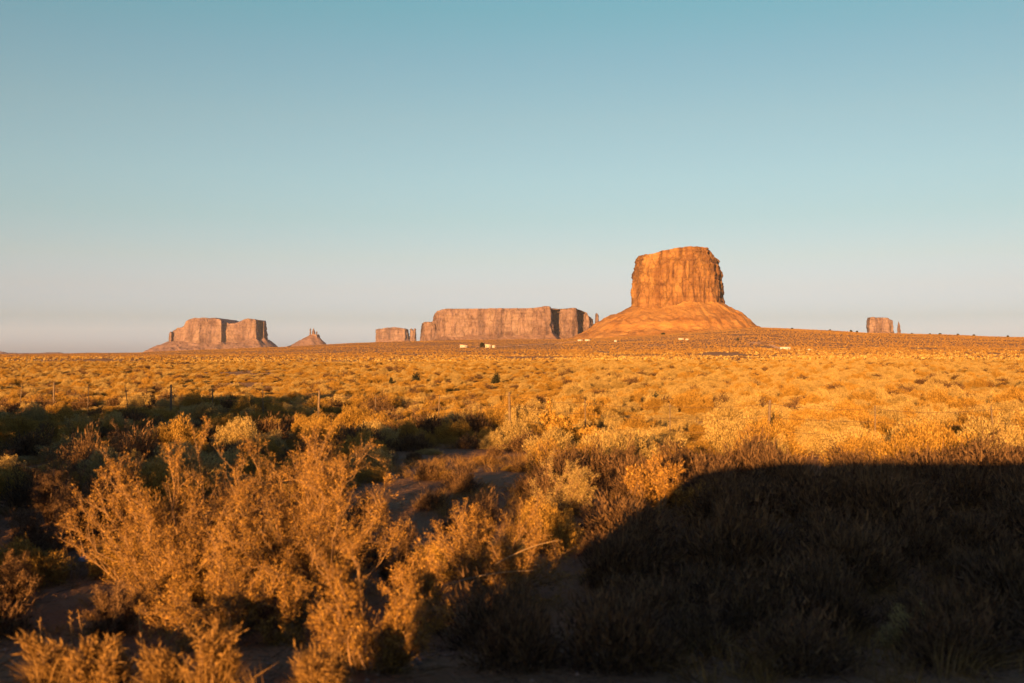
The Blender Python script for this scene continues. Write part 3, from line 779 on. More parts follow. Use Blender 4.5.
# foreground grass tussocks, each a thing
def weed(px, py, wpx, hpx, seed, label, lean):
    p = at(px, py); W, H = wpx * p.y / F, hpx * p.y / F
    o = empty('roadside_weed', (p.x, p.y, p.z)); tag(o, label, 'weed', 'dry weeds along the road bank')
    wood, v, q = grow_bush(seed, W, H, 26, 9, 12, 0.04, 0.008, 0.3, 0.85, 1)
    sh = np.array([lean, 0.0]); v = v.copy(); v[:, 0] += lean * v[:, 2]
    for a_ in wood.v: a_[:, 0] += lean * a_[:, 2]
    wood.build('stem', M['bark'], o); link_mesh('foliage', v, [q], M['grass'], o)
    v, q, t = tuft(seed + 5, 260, W, H * 0.9, (lean * 0.8, 0), 0.006)
    link_mesh('grass_blades', v, [q, t], M['grass'], o)
    TAKEN.append((p.x, p.y, W * 0.4))
weed(60, 684, 80, 46, 301, 'lit dry weed in the bottom left corner, leaning left', -0.5)
weed(104, 690, 80, 54, 302, 'lit dry weed, second from the bottom left corner', -0.15)
weed(176, 694, 66, 44, 303, 'lit dry weed at the bottom edge, third from the left corner', -0.4)
weed(216, 698, 70, 66, 304, 'lit dry weed at the bottom edge, fourth from the left corner', 0.05)
weed(322, 700, 70, 46, 305, 'lit dry weed below the orange-lit bush at the bottom edge', -0.2)

def stalk(px, py, hpx, tilt, seed, label):
    p = at(px, py); H = hpx * p.y / F; mb = MB(); g = rng(seed)
    pts = np.array([[tilt * H * u * u, 0.03 * math.sin(5 * u), H * u - 0.03] for u in np.linspace(0, 1, 7)])
    mb.tube(pts, np.linspace(0.009, 0.004, 7), 5)
    o = mb.build('dry_stalk', M['bark'], None, True, p); tag(o, label, 'plant stalk', 'dry weed stalks on the road bank')
    m = 40; u = g.uniform(0.35, 1.02, m)
    pos = np.stack([tilt * H * u * u, 0.03 * np.sin(5 * u), H * u], 1); d = unit(g.normal(size=(m, 3)) + np.array([0, 0, 0.7]))
    v, q = leaves4(pos, d, 0.035, 0.009, g); link_mesh('seed_head', v, [q], M['grass'], o)
stalk(141, 662, 60, 0.02, 1, 'upright dry stalk on the dark bank, left of the leaning one')
stalk(163, 660, 42, 0.5, 2, 'leaning dry stalk on the dark bank, right of the upright one')
stalk(43, 652, 38, 0.0, 3, 'dim dry stalk above the corner tussock, leftmost of three')
stalk(72, 652, 40, 0.05, 4, 'dim dry stalk above the corner tussock, middle of three')
stalk(84, 652, 44, -0.05, 5, 'dim dry stalk above the corner tussock, rightmost of three')

# pale stone at the left
def stone(px, py, wpx, seed, label):
    p = at(px, py); W = wpx * p.y / F
    a = np.linspace(0, 2 * math.pi, 28, endpoint=False); e = np.linspace(-0.4, math.pi / 2, 12)
    A, E = np.meshgrid(a, e); d = np.stack([np.cos(E) * np.cos(A), np.cos(E) * np.sin(A), np.sin(E)], -1).reshape(-1, 3)
    v = d * (1 + 0.22 * fbm(d * 1.8, 4, seed))[:, None] * np.array([W / 2, W * 0.4, W * 0.36])
    i = np.arange(28); j = (i + 1) % 28
    q = np.concatenate([np.stack([k*28+i, k*28+j, (k+1)*28+j, (k+1)*28+i], 1) for k in range(11)])
    o = link_mesh('stone', v, [q], M['stone'], smooth_shade=True, loc=p); tag(o, label, 'stone')
stone(86, 560, 13, 5, 'small rounded pale stone on the dark ground left of the broad feathery bush')

# ------------------------------------------------------------------ junipers (some far off on the plain, two beside the frame shade it)
def juniper(p, H, W, seed, label, n=5200, leaf=0.16, group='dark juniper trees'):
    g = rng(seed)
    o = empty('juniper_tree', p, g.uniform(0, 6)); tag(o, label, 'tree', group)
    mb = MB()
    mb.tube([(0, 0, -0.2), (0.03 * W, 0.02 * W, H * 0.18), (-0.03 * W, 0.03 * W, H * 0.4), (0, 0, H * 0.85)], [W * 0.055, W * 0.045, W * 0.03, W * 0.008], 7)
    lobes = []
    for k in range(20):
        a = g.uniform(0, 6.283); zz = g.uniform(0.12, 0.92); rr = (0.42 * math.sin(math.pi * min(1, zz * 0.85 + 0.12))) * W * g.uniform(0.55, 1.0)
        c = np.array([math.cos(a) * rr, math.sin(a) * rr, zz * H]); lobes.append((c, W * g.uniform(0.15, 0.27)))
        mb.tube([(0, 0, max(0.1, zz - 0.22) * H), c * np.array([0.5, 0.5, 1]) - np.array([0, 0, 0.06 * H]), c], [W * 0.02, W * 0.013, W * 0.004], 5)
    mb.build('trunk', M['trunk'], o)
    ps, ds = [], []
    for c, r in lobes:
        m = n // 20; d = unit(g.normal(size=(m, 3))); rf = g.uniform(0.3, 1, m) ** 0.5 * (1 + 0.3 * vnoise(d * 3, seed))
        ps.append(c + d * (r * rf)[:, None] * np.array([1, 1, 0.85])); ds.append(unit(d + np.array([0, 0, 0.6]) + g.normal(size=(m, 3)) * 0.5))
    v, q = leaves4(np.concatenate(ps), np.concatenate(ds), leaf * g.uniform(0.6, 1.3, (n // 20) * 20), leaf * 0.5, g)
    link_mesh('crown', v, [q], M['dark'], o)
    return o

def ground_at(x, y): return Vector((x, y, float(terrain(np.array([x]), np.array([y]))[0])))
juniper(ground_at(-17.6, 21.0), 3.7, 6.2, 401, 'tall bushy juniper beyond the left edge whose shadow lies across the scrub', 30000, 0.19)
juniper(ground_at(-13.4, 14.0), 3.0, 5.0, 402, 'middle-sized juniper beyond the left edge, between the tall one and the low one', 22000, 0.16)
juniper(ground_at(-7.1, 8.0), 3.0, 3.2, 403, 'low juniper beyond the left edge, nearest to the road', 17000, 0.12)
juniper(ground_at(-8.9, 11.2), 1.9, 3.5, 404, 'round juniper beyond the left edge, just behind the low one', 19000, 0.13)
juniper(ground_at(-16.2, 17.6), 3.1, 4.8, 405, 'wide juniper beyond the left edge, just in front of the tall one', 21000, 0.15)
for k, (px, py, hp, wp, lab) in enumerate([
    (482.5, 347.6, 4.6, 5.5, 'dark tree beside the cream gabled house under the long mesa'),
    (738, 340.8, 2.6, 3.0, 'small dark tree on the slope below the right side of the scree cone'),
    (663, 334.8, 1.6, 4.0, 'low dark tree at the front foot of the scree cone')]):
    p = at(px, py); juniper(p, hp * p.y / F, wp * p.y / F, 410 + k, lab, 700, 0.16 * wp * p.y / F, 'dark trees out on the far slope')
for k, (px, hp) in enumerate([(851, 2.0), (857, 1.4), (940, 2.0), (930, 1.3), (958, 1.6), (974, 1.6), (830, 1.2), (792, 1.3), (1008, 1.4), (912, 1.1)]):
    a = math.atan2(px - CX, F); rr = 1720.0
    p = ground_at(rr * math.sin(a), rr * math.cos(a)); s = p.y / F
    juniper(p, hp * 0.8 * s, hp * 1.3 * s, 430 + k, 'tiny dark juniper on the right-hand skyline ridge', 500, 1.0, 'junipers along the right-hand ridge')

# ------------------------------------------------------------------ wire fence
def fence():
    A, B = np.array([-24.0, 44.0]), np.array([19.5, 10.5])
    A = np.array([-15.5, 37.0]); B = np.array([13.5, 13.8])
    d = B - A; L = np.hypot(*d); d = d / L
    # one post where the photo shows it clearly
    p0 = at(767, 453); 
    o = empty('wire_fence', (0, 0, 0)); tag(o, 'rusty wire fence on thin wooden posts crossing the scrub', 'fence')
    # line through the clear post
    off = np.array([p0.x, p0.y]); s0 = 0.0
    d = np.array([0.83, -0.56]); d /= np.hypot(*d)
    ss = np.arange(-31.2, 12.1, 2.4); g = rng(77)
    tops = []
    for k, s in enumerate(ss):
        q = off + d * s + g.normal(size=2) * 0.03; gp = ground_at(q[0], q[1])
        big = ((k - 13) % 3 == 0); h = 1.22 if big else 1.12; lean = g.normal(size=2) * (0.03 if big else 0.05)
        mb = MB(); mb.tube([(q[0], q[1], gp.z - 0.3), (q[0] + lean[0] * .5, q[1] + lean[1] * .5, gp.z + h * 0.5), (q[0] + lean[0], q[1] + lean[1], gp.z + h)], [0.04, 0.036, 0.03] if big else [0.017, 0.016, 0.014], 7)
        mb.build('fence_post', M['post'], o); tops.append((q, gp.z, lean, h))
    for frac in (0.42, 0.68, 0.93):
        pts = []
        for k in range(len(tops) - 1):
            (q, z, l, h), (q2, z2, l2, h2) = tops[k], tops[k + 1]
            a = np.array([q[0] + l[0] * frac, q[1] + l[1] * frac - 0.05, z + h * frac]); b = np.array([q2[0] + l2[0] * frac, q2[1] + l2[1] * frac - 0.05, z2 + h2 * frac])
            sag = g.uniform(0.02, 0.07)
            for u in np.linspace(0, 1, 6, endpoint=False): pts.append(a + (b - a) * u - np.array([0, 0, sag * 4 * u * (1 - u)]))
        mb = MB(); mb.tube(pts, 0.004, 4); mb.build('wire', M['wire'], o)
fence()

# ------------------------------------------------------------------ scattered scrub
def project(x, y, z): return CX + F * x / y, HORIZON - F * (z - CAM_Z) / y

KINDS = {}
def proto(kind, mats, n, Ls, ws, count, base, lump=0.3, up=0.7, fill=0.45):
    KINDS[kind] = []
    for k in range(count):
        v, t = dome(base + k, n, 1.0, 0.62, Ls, ws, lump, fill, up)
        st = dome_stems(base + k, 16, 1.0, 0.62)
        KINDS[kind].append((v, t, st))
proto('rabbitbrush', None, 16000, 0.036, 0.010, 6, 600, 0.46, 0.35, 0.5)
proto('greasewood', None, 2600, 0.09, 0.016, 4, 640, 0.6, 0.5, 0.3)
MESHES = {}
def shrub_meshes(kind, k, mat):
    key = (kind, k, mat)
    if key not in MESHES:
        v, t, st = KINDS[kind][k]
        a = link_mesh('foliage', v, [t], M[mat], link=False).data
        b = st.build('stem', M['bark'], link=False).data
        MESHES[key] = (a, b)
    return MESHES[key]

g = rng(2024)
cand = []
def scatter(r0, r1, half, cell, jitter=0.5, y_off=0):
    xs = np.arange(-r1 * math.tan(half) , r1 * math.tan(half) + cell, cell); ys = np.arange(r0, r1, cell)
    X, Y = np.meshgrid(xs, ys); X = X.ravel() + g.uniform(-jitter, jitter, X.size) * cell; Y = Y.ravel() + g.uniform(-jitter, jitter, Y.size) * cell
    keep = (np.abs(X) < Y * math.tan(half) + 1.0) & (Y > r0) & (Y < r1)
    return X[keep], Y[keep]

def shade_strip(px, py): return px < 330 and 398 < py < 470

# near ring: every shrub a thing
X, Y = scatter(6.7, 44, R(33), 0.72)
Z = terrain(X, Y)
PX, PY = project(X, Y, Z)
cl = fbm(np.stack([X / 6, Y / 6, 0 * X], 1), 3, 55)
order = np.argsort(Y)
placed = []; n_rab = n_gre = 0
rest = []
COUNTS = {}
for i in order:
    x, y, z, px, py = X[i], Y[i], Z[i], PX[i], PY[i]
    u = g.uniform(); size = g.uniform(0.62, 1.3) * (1.0 if px < 560 else 1.15)
    if cl[i] < (-0.38 if y > 19 else -0.75) : continue
    # bare red soil left open at a few spots
    if 700 < px < 850 and 458 < py < 476: continue
    if px < 420 and py > 640: continue
    if 372 < px < 535 and 452 < py < 556:
        if u < 0.82: continue
        u = 0.0; size *= 0.5  # only small russet shrubs, so the big bushes' shadow reads darker here
    if any((x - a) ** 2 + (y - b) ** 2 < (c * 0.85 + size * 0.25) ** 2 for a, b, c in TAKEN): continue
    if any((x - a) ** 2 + (y - b) ** 2 < ((0.28 if x > 0.3 and y < 19 else 0.40) * (c + size)) ** 2 for a, b, c in placed[-160:]): continue
    placed.append((x, y, size))
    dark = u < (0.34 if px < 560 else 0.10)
    if y < 14 or (x > 0.5 and y < 18): dark = u < (0.97 if x > 0.5 else 0.86); size *= 0.9          # russet shrubs fill ditch and van shadow, their dark colour deepening that shade
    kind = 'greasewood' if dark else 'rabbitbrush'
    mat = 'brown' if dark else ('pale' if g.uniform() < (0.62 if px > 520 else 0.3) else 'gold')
    inframe = -40 < px < 1064
    rec = (x, y, z, px, py, size, kind, mat)
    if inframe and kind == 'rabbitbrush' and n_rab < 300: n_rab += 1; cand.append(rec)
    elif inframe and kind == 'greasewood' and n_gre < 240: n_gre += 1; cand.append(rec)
    else: rest.append(rec)

def zone(px, py, y):
    if px > 700 and py > 472 or (py > 560 and px > 470) or (px > 560 and py > 520): return 'in the big dark shadow at the lower right'
    if px < 330 and 398 < py < 600: return 'in the shade strip at the left'
    if py > 470: return 'among the lit foreground bushes'
    if py > 440: return 'close to the wire fence in the sun' if px > 520 else 'in the middle ground behind the feathery bushes'
    if px > 700: return 'on the sunlit right side beyond the fence'
    if px > 420: return 'on the sunlit plain in the middle beyond the fence'
    return 'on the sunlit plain at the left beyond the shade strip'
TONE = {'pale': 'pale straw-coloured', 'gold': 'deep gold', 'brown': 'russet brown'}
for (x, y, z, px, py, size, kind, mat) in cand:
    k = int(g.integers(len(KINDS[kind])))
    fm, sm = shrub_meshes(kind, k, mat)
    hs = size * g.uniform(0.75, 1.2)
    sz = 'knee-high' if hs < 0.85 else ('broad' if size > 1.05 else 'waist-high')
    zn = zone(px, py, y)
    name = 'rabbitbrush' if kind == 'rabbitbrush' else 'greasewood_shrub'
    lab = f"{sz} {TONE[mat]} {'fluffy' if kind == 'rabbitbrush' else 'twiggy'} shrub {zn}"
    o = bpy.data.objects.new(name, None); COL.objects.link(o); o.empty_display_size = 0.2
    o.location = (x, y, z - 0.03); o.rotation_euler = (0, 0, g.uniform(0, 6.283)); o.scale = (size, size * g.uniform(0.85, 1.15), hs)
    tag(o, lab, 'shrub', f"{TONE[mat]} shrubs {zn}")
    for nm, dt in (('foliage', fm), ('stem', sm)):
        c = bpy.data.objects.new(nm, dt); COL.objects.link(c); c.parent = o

# farther scrub: beyond counting, gathered by colour
LOD1 = [dome(700 + k, 900, 1.0, 0.62, 0.11, 0.04, 0.42, 0.5, 0.4) for k in range(6)]
LOD2 = [dome(720 + k, 130, 1.0, 0.62, 0.24, 0.10, 0.45, 0.5) for k in range(6)]
LOD3 = [dome(740 + k, 26, 1.0, 0.62, 0.42, 0.24, 0.4, 0.4) for k in range(6)]
LOD4 = [dome(760 + k, 14, 1.0, 0.5, 0.5, 0.36, 0.4, 0.3) for k in range(6)]
soups = {m: Soup() for m in ('pale', 'gold', 'brown', 'far')}
def pick(px, cl_):
    u = g.uniform() + 0.25 * cl_
    pb = 0.20 if px < 420 else 0.12
    if u < pb: return 'brown'
    return 'pale' if u > (0.38 if px > 560 else 0.62) else 'gold'
mid = {m: [] for m in ('pale', 'gold', 'brown')}
for (x, y, z, px, py, size, kind, mat) in rest:
    mid[mat].append((x, y, z - 0.03, size, size * g.uniform(0.75, 1.2)))
for (r0, r1, cell, lod, thr, smul) in ((44, 95, 0.95, None, -0.32, 1.0), (95, 260, 1.45, None, -0.27, 1.1), (260, 700, 3.0, LOD3, -0.2, 1.2), (700, 1900, 4.3, LOD4, -0.45, 1.1)):
    X, Y = scatter(r0, r1, R(30), cell); Z = terrain(X, Y); PX, PY = project(X, Y, Z)
    cl = fbm(np.stack([X / (6 + r0 / 12), Y / (9 + r0 / 8), 0 * X], 1), 3, 56)
    for x, y, z, px, c in zip(X, Y, Z, PX, cl):
        if c < thr: continue
        s = g.uniform(0.5, 1.3) * smul * (1.12 if px > 560 else 0.82); hs = s * g.uniform(0.6, 1.05)
        if lod is None: mid[pick(px, c)].append((x, y, z - 0.04, s, hs)); continue
        v, t = lod[int(g.integers(6))]
        soups['far' if g.uniform() < float(smooth(330, 700, np.array(y * (1 + 0.35 * c)))) else pick(px, c)].add(v, t, (x, y, z - 0.04), g.uniform(0, 6.28), (s, s, hs))

for (r0, r1, cell) in ((16, 95, 0.72), (95, 260, 1.25)):
    X, Y = scatter(r0, r1, R(31), cell); Z = terrain(X, Y); PX, PY = project(X, Y, Z)
    cl = fbm(np.stack([X / 7, Y / 12, 0 * X], 1), 3, 57)
    for x, y, z, px, py, c in zip(X, Y, Z, PX, PY, cl):
        if c < -0.30 or (700 < px < 850 and 458 < py < 476) or (372 < px < 535 and 446 < py < 556 and g.uniform() < 0.85): continue
        s = g.uniform(0.45, 0.85) * (1 if r0 < 90 else 1.3)
        mid['gold' if g.uniform() < (0.65 if px < 560 else 0.33) else 'pale'].append((x, y, z - 0.03, s, s * g.uniform(0.35, 0.6)))

def instanced(name, rows, mat, protos):
    """a field of plants: one point for each plant, a plant mesh set on every point"""
    rows = np.array(rows, np.float32); n = len(rows)
    me = bpy.data.meshes.new(name); me.vertices.add(n); me.vertices.foreach_set('co', rows[:, :3].ravel())
    sca = me.attributes.new('plant_scale', 'FLOAT_VECTOR', 'POINT'); sca.data.foreach_set('vector', np.stack([rows[:, 3], rows[:, 3], rows[:, 4]], 1).ravel())
    o = bpy.data.objects.new(name, me); COL.objects.link(o); me.materials.append(mat)
    ng = bpy.data.node_groups.new(name, 'GeometryNodeTree')
    ng.interface.new_socket('Geometry', in_out='INPUT', socket_type='NodeSocketGeometry')
    ng.interface.new_socket('Geometry', in_out='OUTPUT', socket_type='NodeSocketGeometry')
    gi = ng.nodes.new('NodeGroupInput'); go = ng.nodes.new('NodeGroupOutput')
    g2i = ng.nodes.new('GeometryNodeGeometryToInstance')
    for p in protos:
        oi = ng.nodes.new('GeometryNodeObjectInfo'); oi.inputs['Object'].default_value = p
        ng.links.new(oi.outputs['Geometry'], g2i.inputs[0])
    iop = ng.nodes.new('GeometryNodeInstanceOnPoints'); iop.inputs['Pick Instance'].default_value = True
    ri = ng.nodes.new('FunctionNodeRandomValue'); ri.data_type = 'INT'
    [q for q in ri.inputs if q.name == 'Min' and q.type == 'INT'][0].default_value = 0
    [q for q in ri.inputs if q.name == 'Max' and q.type == 'INT'][0].default_value = len(protos) - 1
    rr = ng.nodes.new('FunctionNodeRandomValue'); rr.data_type = 'FLOAT_VECTOR'
    [q for q in rr.inputs if q.name == 'Max' and q.type == 'VECTOR'][0].default_value = (0, 0, 6.283)
    [q for q in rr.inputs if q.name == 'Min' and q.type == 'VECTOR'][0].default_value = (0, 0, 0)
    na = ng.nodes.new('GeometryNodeInputNamedAttribute'); na.data_type = 'FLOAT_VECTOR'; na.inputs['Name'].default_value = 'plant_scale'
    ng.links.new(gi.outputs[0], iop.inputs['Points']); ng.links.new(g2i.outputs[0], iop.inputs['Instance'])
    ng.links.new([q for q in ri.outputs if q.type == 'INT'][0], iop.inputs['Instance Index'])
    ng.links.new([q for q in rr.outputs if q.type == 'VECTOR'][0], iop.inputs['Rotation'])
    ng.links.new([q for q in na.outputs if q.enabled][0] if any(q.enabled for q in na.outputs) else na.outputs[0], iop.inputs['Scale'])
    ng.links.new(iop.outputs[0], go.inputs[0])
    md = o.modifiers.new('plants', 'NODES'); md.node_group = ng
    return o
LM = {'pale': 'pale straw-coloured shrubs filling the middle plain', 'gold': 'deep gold shrubs filling the middle plain', 'brown': 'russet shrubs filling the middle plain'}
for m, rows in mid.items():
    kind = 'greasewood' if m == 'brown' else 'rabbitbrush'
    protos = [bpy.data.objects.new('shrub_form', shrub_meshes(kind, k, m)[0]) for k in range(len(KINDS[kind]))]
    tag(instanced('desert_scrub', rows, M[m], protos), LM[m], kind='stuff')
    print('mid', m, len(rows))

LABS = {'pale': 'pale straw-coloured scrub spread over the far plain', 'gold': 'deep gold scrub spread over the far plain', 'brown': 'russet scrub spread over the far plain', 'far': 'low brown scrub on the slope under the skyline'}
for m, s in soups.items():
    tag(s.build('desert_scrub', M[m]), LABS[m], kind='stuff')

# dark shrubs standing out of the plain
for k, (px, py, wp, hp, lab) in enumerate([
    (416, 384, 11, 13, 'dark shrub standing alone on the plain, left of another dark shrub'),
    (496, 384, 9, 13, 'dark shrub standing alone on the plain left of the middle'),
    (391, 387, 6, 11, 'small dark shrub near the one standing alone on the plain'),
    (290, 394, 8, 7, 'dark shrub at the back of the shade strip'),
    (1004, 455, 22, 34, 'dark upright shrub by the right edge of the photo'),
    (728, 446, 12, 19, 'small dark shrub left of the clear fence post'),
    (760, 435, 8, 15, 'tiny dark shrub touching the clear fence post'),
    (495, 417, 17, 18, 'dark shrub in the middle ground amid gold scrub'),
    (655, 406, 13, 15, 'dark low shrub in the sunlit scrub beneath the great butte'),
    (592, 424, 20, 22, 'dark shrub behind the round bright gold bush'),
    (899, 411, 11, 15, 'small dark shrub on the right side of the plain')]):
    p = at(px, py); s = p.y / F
    v, t = dome(800 + k, 900, wp * s, hp * s, 0.14 * hp * s, 0.05 * hp * s, 0.5, 0.2, 0.6)
    o = empty('saltbush', (p.x, p.y, p.z - 0.02)); tag(o, lab, 'shrub', 'dark shrubs dotted over the plain')
    link_mesh('foliage', v, [t], M['dark'], o); dome_stems(800 + k, 10, wp * s, hp * s).build('stem', M['bark'], o)

# dry grass between the bushes
gs = Soup(); T = [tuft(900 + k, 60, 0.34, 0.26, (g.normal() * 0.3, g.normal() * 0.3), 0.0045) for k in range(6)]
X, Y = scatter(5.2, 30, R(36), 0.34)
Z = terrain(X, Y); PX, PY = project(X, Y, Z); cl = fbm(np.stack([X / 2.5, Y / 2.5, 0 * X], 1), 3, 66)
for x, y, z, px, py, c in zip(X, Y, Z, PX, PY, cl):
    if c < -0.12 or (px < 420 and py > 560 and g.uniform() < 0.6) or (700 < px < 850 and 456 < py < 476): continue
    v, q, t = T[int(g.integers(6))]; s = g.uniform(0.6, 1.35)
    tri = np.concatenate([q[:, [0, 1, 2]], q[:, [0, 2, 3]], t])
    gs.add(v, tri, (x, y, z), g.uniform(0, 6.28), (s, s, s))
def litter():
    n = 26000; g2 = rng(31)
    Y = 4.8 + 13 * g2.uniform(0, 1, n) ** 1.4; X = (g2.uniform(-1, 1, n)) * (Y * 0.62 + 1.0)
    P = np.stack([X, Y, terrain(X, Y) + 0.008 + 0.02 * g2.uniform(0, 1, n)], 1)
    d = unit(np.stack([g2.normal(size=n), g2.normal(size=n), g2.normal(size=n) * 0.22 + 0.08], 1))
    v, t = blades(P, d, g2.uniform(0.04, 0.22, n), g2.uniform(0.003, 0.010, n), g2)
    tag(link_mesh('plant_litter', v, [t], M['brown']), 'dead twigs and stems littering the soil near the road', kind='stuff')
    n = 2600
    Y = 4.8 + 12 * g2.uniform(0, 1, n); X = g2.uniform(-1, 1, n) * (Y * 0.62 + 1.0); Z = terrain(X, Y)
    oc = np.array([(1,0,0),(0,1,0),(-1,0,0),(0,-1,0),(0,0,0.8),(0,0,-0.8)], float); of = np.array([(0,1,4),(1,2,4),(2,3,4),(3,0,4),(1,0,5),(2,1,5),(3,2,5),(0,3,5)])
    r = 0.006 + 0.03 * g2.uniform(0, 1, n) ** 4
    V = (oc[None] * (r[:, None, None] * g2.uniform(0.6, 1.3, (n, 6, 1))) + np.stack([X, Y, Z + r * 0.3], 1)[:, None, :]).reshape(-1, 3)
    T = (of[None] + (np.arange(n) * 6)[:, None, None]).reshape(-1, 3)
    tag(link_mesh('gravel', V, [T], M['pebble'], smooth_shade=True), 'small red brown pebbles on the soil near the road', kind='stuff')
M['pebble'] = flat_mat('pebble_stone', (0.20, 0.12, 0.07), 0.9, 0.4, 3)
litter()
tag(gs.build('dry_grass', M['grass']), 'thin dry grass growing between the nearer bushes', kind='stuff')

# ------------------------------------------------------------------ the van beside the camera (out of frame; its shadow lies over the lower right)
def van():
    o = empty('passenger_van', (0.68, -1.25, ROAD_Z + 0.02)); tag(o, 'dark passenger van on the road whose shadow covers the lower right scrub', 'van')
    def S(x, z): return (x, z - ROAD_Z - 0.02)
    prof = [S(-3.2, 0.72), S(-3.38, 0.95), S(-3.45, 1.38), S(-3.22, 1.70), S(-2.6, 2.34), S(-1.95, 2.44), S(-1.2, 2.51), S(3.6, 2.51), S(4.0, 2.44), S(4.12, 2.2), S(4.15, 0.9), S(4.1, 0.75)]
    b = MB(); b.prism(prof, -0.98, 0.98); body = b.build('body', M['vanpaint'], o)
    bm = body.modifiers.new('bevel', 'BEVEL'); bm.width = 0.06; bm.segments = 3
    w = MB(); w.prism([(-3.13, 1.37), (-2.62, 1.93), (-2.64, 1.95), (-3.15, 1.39)], -0.8, 0.8); w.build('windscreen', M['glass'], o)
    for s in (-1, 1):
        for x0, x1 in ((-2.35, -1.35), (-1.2, 0.2), (0.35, 1.75), (1.9, 3.6)):
            w = MB(); w.prism([(x0, 1.28), (x1, 1.28), (x1, 1.92), (x0 + (0.45 if x0 < -2 else 0), 1.92)], s * 0.985, s * 1.0); w.build('window', M['glass'], o)
        d = MB(); d.box((-1.5, s * 1.0, 1.05), (0.2, 0.05, 0.05)); d.build('door_handle', M['plastic'], o)
        m = MB(); m.box((-2.5, s * 1.12, 1.4), (0.12, 0.2, 0.26)); m.build('mirror', M['plastic'], o)
        h = MB(); h.box((-3.36, s * 0.72, 0.8), (0.16, 0.32, 0.2)); h.build('headlight', M['lens'], o)
        h = MB(); h.box((4.13, s * 0.85, 1.1), (0.08, 0.14, 0.4)); h.build('tail_light', M['redlens'], o)
        for x in (-2.55, 2.75):
            wh = empty('wheel', (x, s * 0.86, 0.37)); wh.parent = o
            t = MB(); t.lathe([(0.2, -0.12), (0.35, -0.12), (0.37, -0.08), (0.37, 0.08), (0.35, 0.12), (0.2, 0.12)], (0, 0, 0), 'y', 28); t.build('tyre', M['rubber'], wh, True)
            t = MB(); t.lathe([(0.0, -0.09), (0.12, -0.1), (0.2, -0.06), (0.21, 0.06), (0.12, 0.1), (0.0, 0.09)], (0, 0, 0), 'y', 20); t.build('rim', M['steel'], wh, True)
    b = MB(); b.box((-3.26, 0, 0.46), (0.16, 1.9, 0.22)); b.build('bumper', M['plastic'], o)
    b = MB(); b.box((4.16, 0, 0.46), (0.14, 1.9, 0.22)); b.build('bumper', M['plastic'], o)
van()

# ------------------------------------------------------------------ haze
def haze():
    mb = MB(); mb.box((0, 0, 245), (42000, 42000, 590)); 
    m = bpy.data.materials.new('haze_air'); m.use_nodes = True; nt = m.node_tree; nt.nodes.clear()
    out = nd(nt, 'ShaderNodeOutputMaterial'); pv = nd(nt, 'ShaderNodeVolumePrincipled')
    pv.inputs['Color'].default_value = (0.62, 0.68, 0.92, 1); pv.inputs['Density'].default_value = HAZE; pv.inputs['Anisotropy'].default_value = 0.0
    nt.links.new(pv.outputs[0], out.inputs['Volume'])
    o = mb.build('haze', m); tag(o, 'thin dusty evening haze over the whole plain', kind='stuff')
HAZE = 1.1e-5
haze()

# ------------------------------------------------------------------ camera, sun, sky
cam = bpy.data.cameras.new('camera'); co = bpy.data.objects.new('camera', cam); COL.objects.link(co)
co.location = (0, 0, CAM_Z); co.rotation_euler = (R(90) + math.atan((HORIZON - 341.5) / F), 0, 0)
cam.lens = 35; cam.sensor_width = 36; cam.clip_start = 0.05; cam.clip_end = 80000
cam.dof.use_dof = True; cam.dof.focus_distance = 400; cam.dof.aperture_fstop = 2.0
sc.camera = co

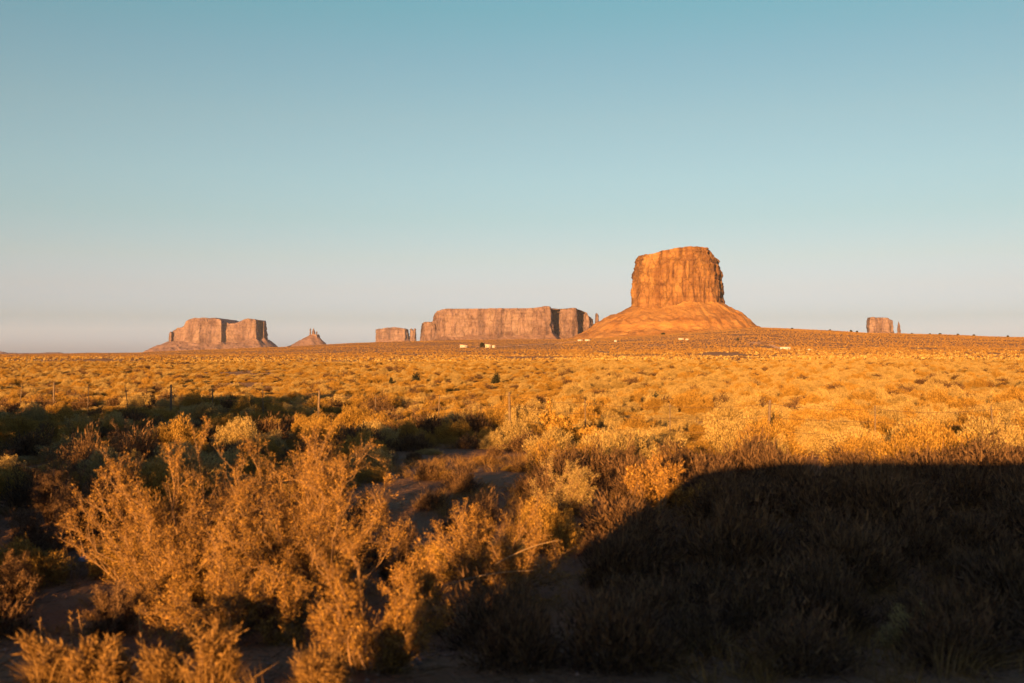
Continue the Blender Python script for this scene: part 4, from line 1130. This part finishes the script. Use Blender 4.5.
sl = bpy.data.lights.new('sun', 'SUN'); so = bpy.data.objects.new('sun', sl); COL.objects.link(so)
sl.energy = 5.0; sl.angle = R(0.5); sl.color = (1.0, 0.50, 0.15)
d = Vector((math.sin(R(SUN_AZ)) * math.cos(R(SUN_EL)), math.cos(R(SUN_AZ)) * math.cos(R(SUN_EL)), -math.sin(R(SUN_EL))))
so.rotation_euler = d.to_track_quat('-Z', 'Y').to_euler(); so.location = (-20, -60, 40)

w = bpy.data.worlds.new('World'); sc.world = w; w.use_nodes = True
nt = w.node_tree; bg = nt.nodes['Background']
sky = nd(nt, 'ShaderNodeTexSky', sky_type='NISHITA'); sky.sun_disc = False
sky.sun_elevation = R(SUN_EL); sky.sun_rotation = R(180 + SUN_AZ); sky.air_density = 1.0; sky.dust_density = 1.0; sky.ozone_density = 1.0
SKY_STRENGTH = 0.05
bg.inputs['Strength'].default_value = SKY_STRENGTH
# the evening air: paler and rosier low down, tealer above (grade of the sky by height)
tc = nd(nt, 'ShaderNodeTexCoord'); sx = nd(nt, 'ShaderNodeSeparateXYZ'); nt.links.new(tc.outputs['Generated'], sx.inputs[0])
GRADE = [(-0.02, (.79, 1.14, 3.1)), (0.8, (.79, 1.14, 3.1)), (2.0, (.645, .815, 1.80)), (3.7, (.752, .763, 1.27)), (5.4, (.781, .774, 1.03)), (7.7, (.75, .801, .921)),
         (9.9, (.785, .85, .91)), (13.2, (.80, .873, .871)), (16.5, (.725, .885, .876)), (19.3, (.625, .918, .877)), (32, (.66, .93, 1.40)), (60, (.98, .96, 1.85))]
rp = ramp(nt, [(max(0, math.sin(R(e))), tuple(c * 0.45 for c in col)) for e, col in GRADE], sx.outputs['Z'])
sc2 = nd(nt, 'ShaderNodeVectorMath', operation='SCALE'); sc2.inputs['Scale'].default_value = 0.76 / 0.45
nt.links.new(rp.outputs[0], sc2.inputs[0])
mul = nd(nt, 'ShaderNodeVectorMath', operation='MULTIPLY'); nt.links.new(sky.outputs[0], mul.inputs[0]); nt.links.new(sc2.outputs[0], mul.inputs[1])
nt.links.new(mul.outputs[0], bg.inputs['Color'])

vs = sc.view_settings
vs.view_transform = 'Standard'; vs.look = 'None'; vs.gamma = 1.0; vs.use_curve_mapping = False; vs.exposure = 2.3
sc.cycles.use_denoising = True
sc.cycles.max_bounces = 6; sc.cycles.diffuse_bounces = 3; sc.cycles.volume_bounces = 0; sc.cycles.transparent_max_bounces = 8
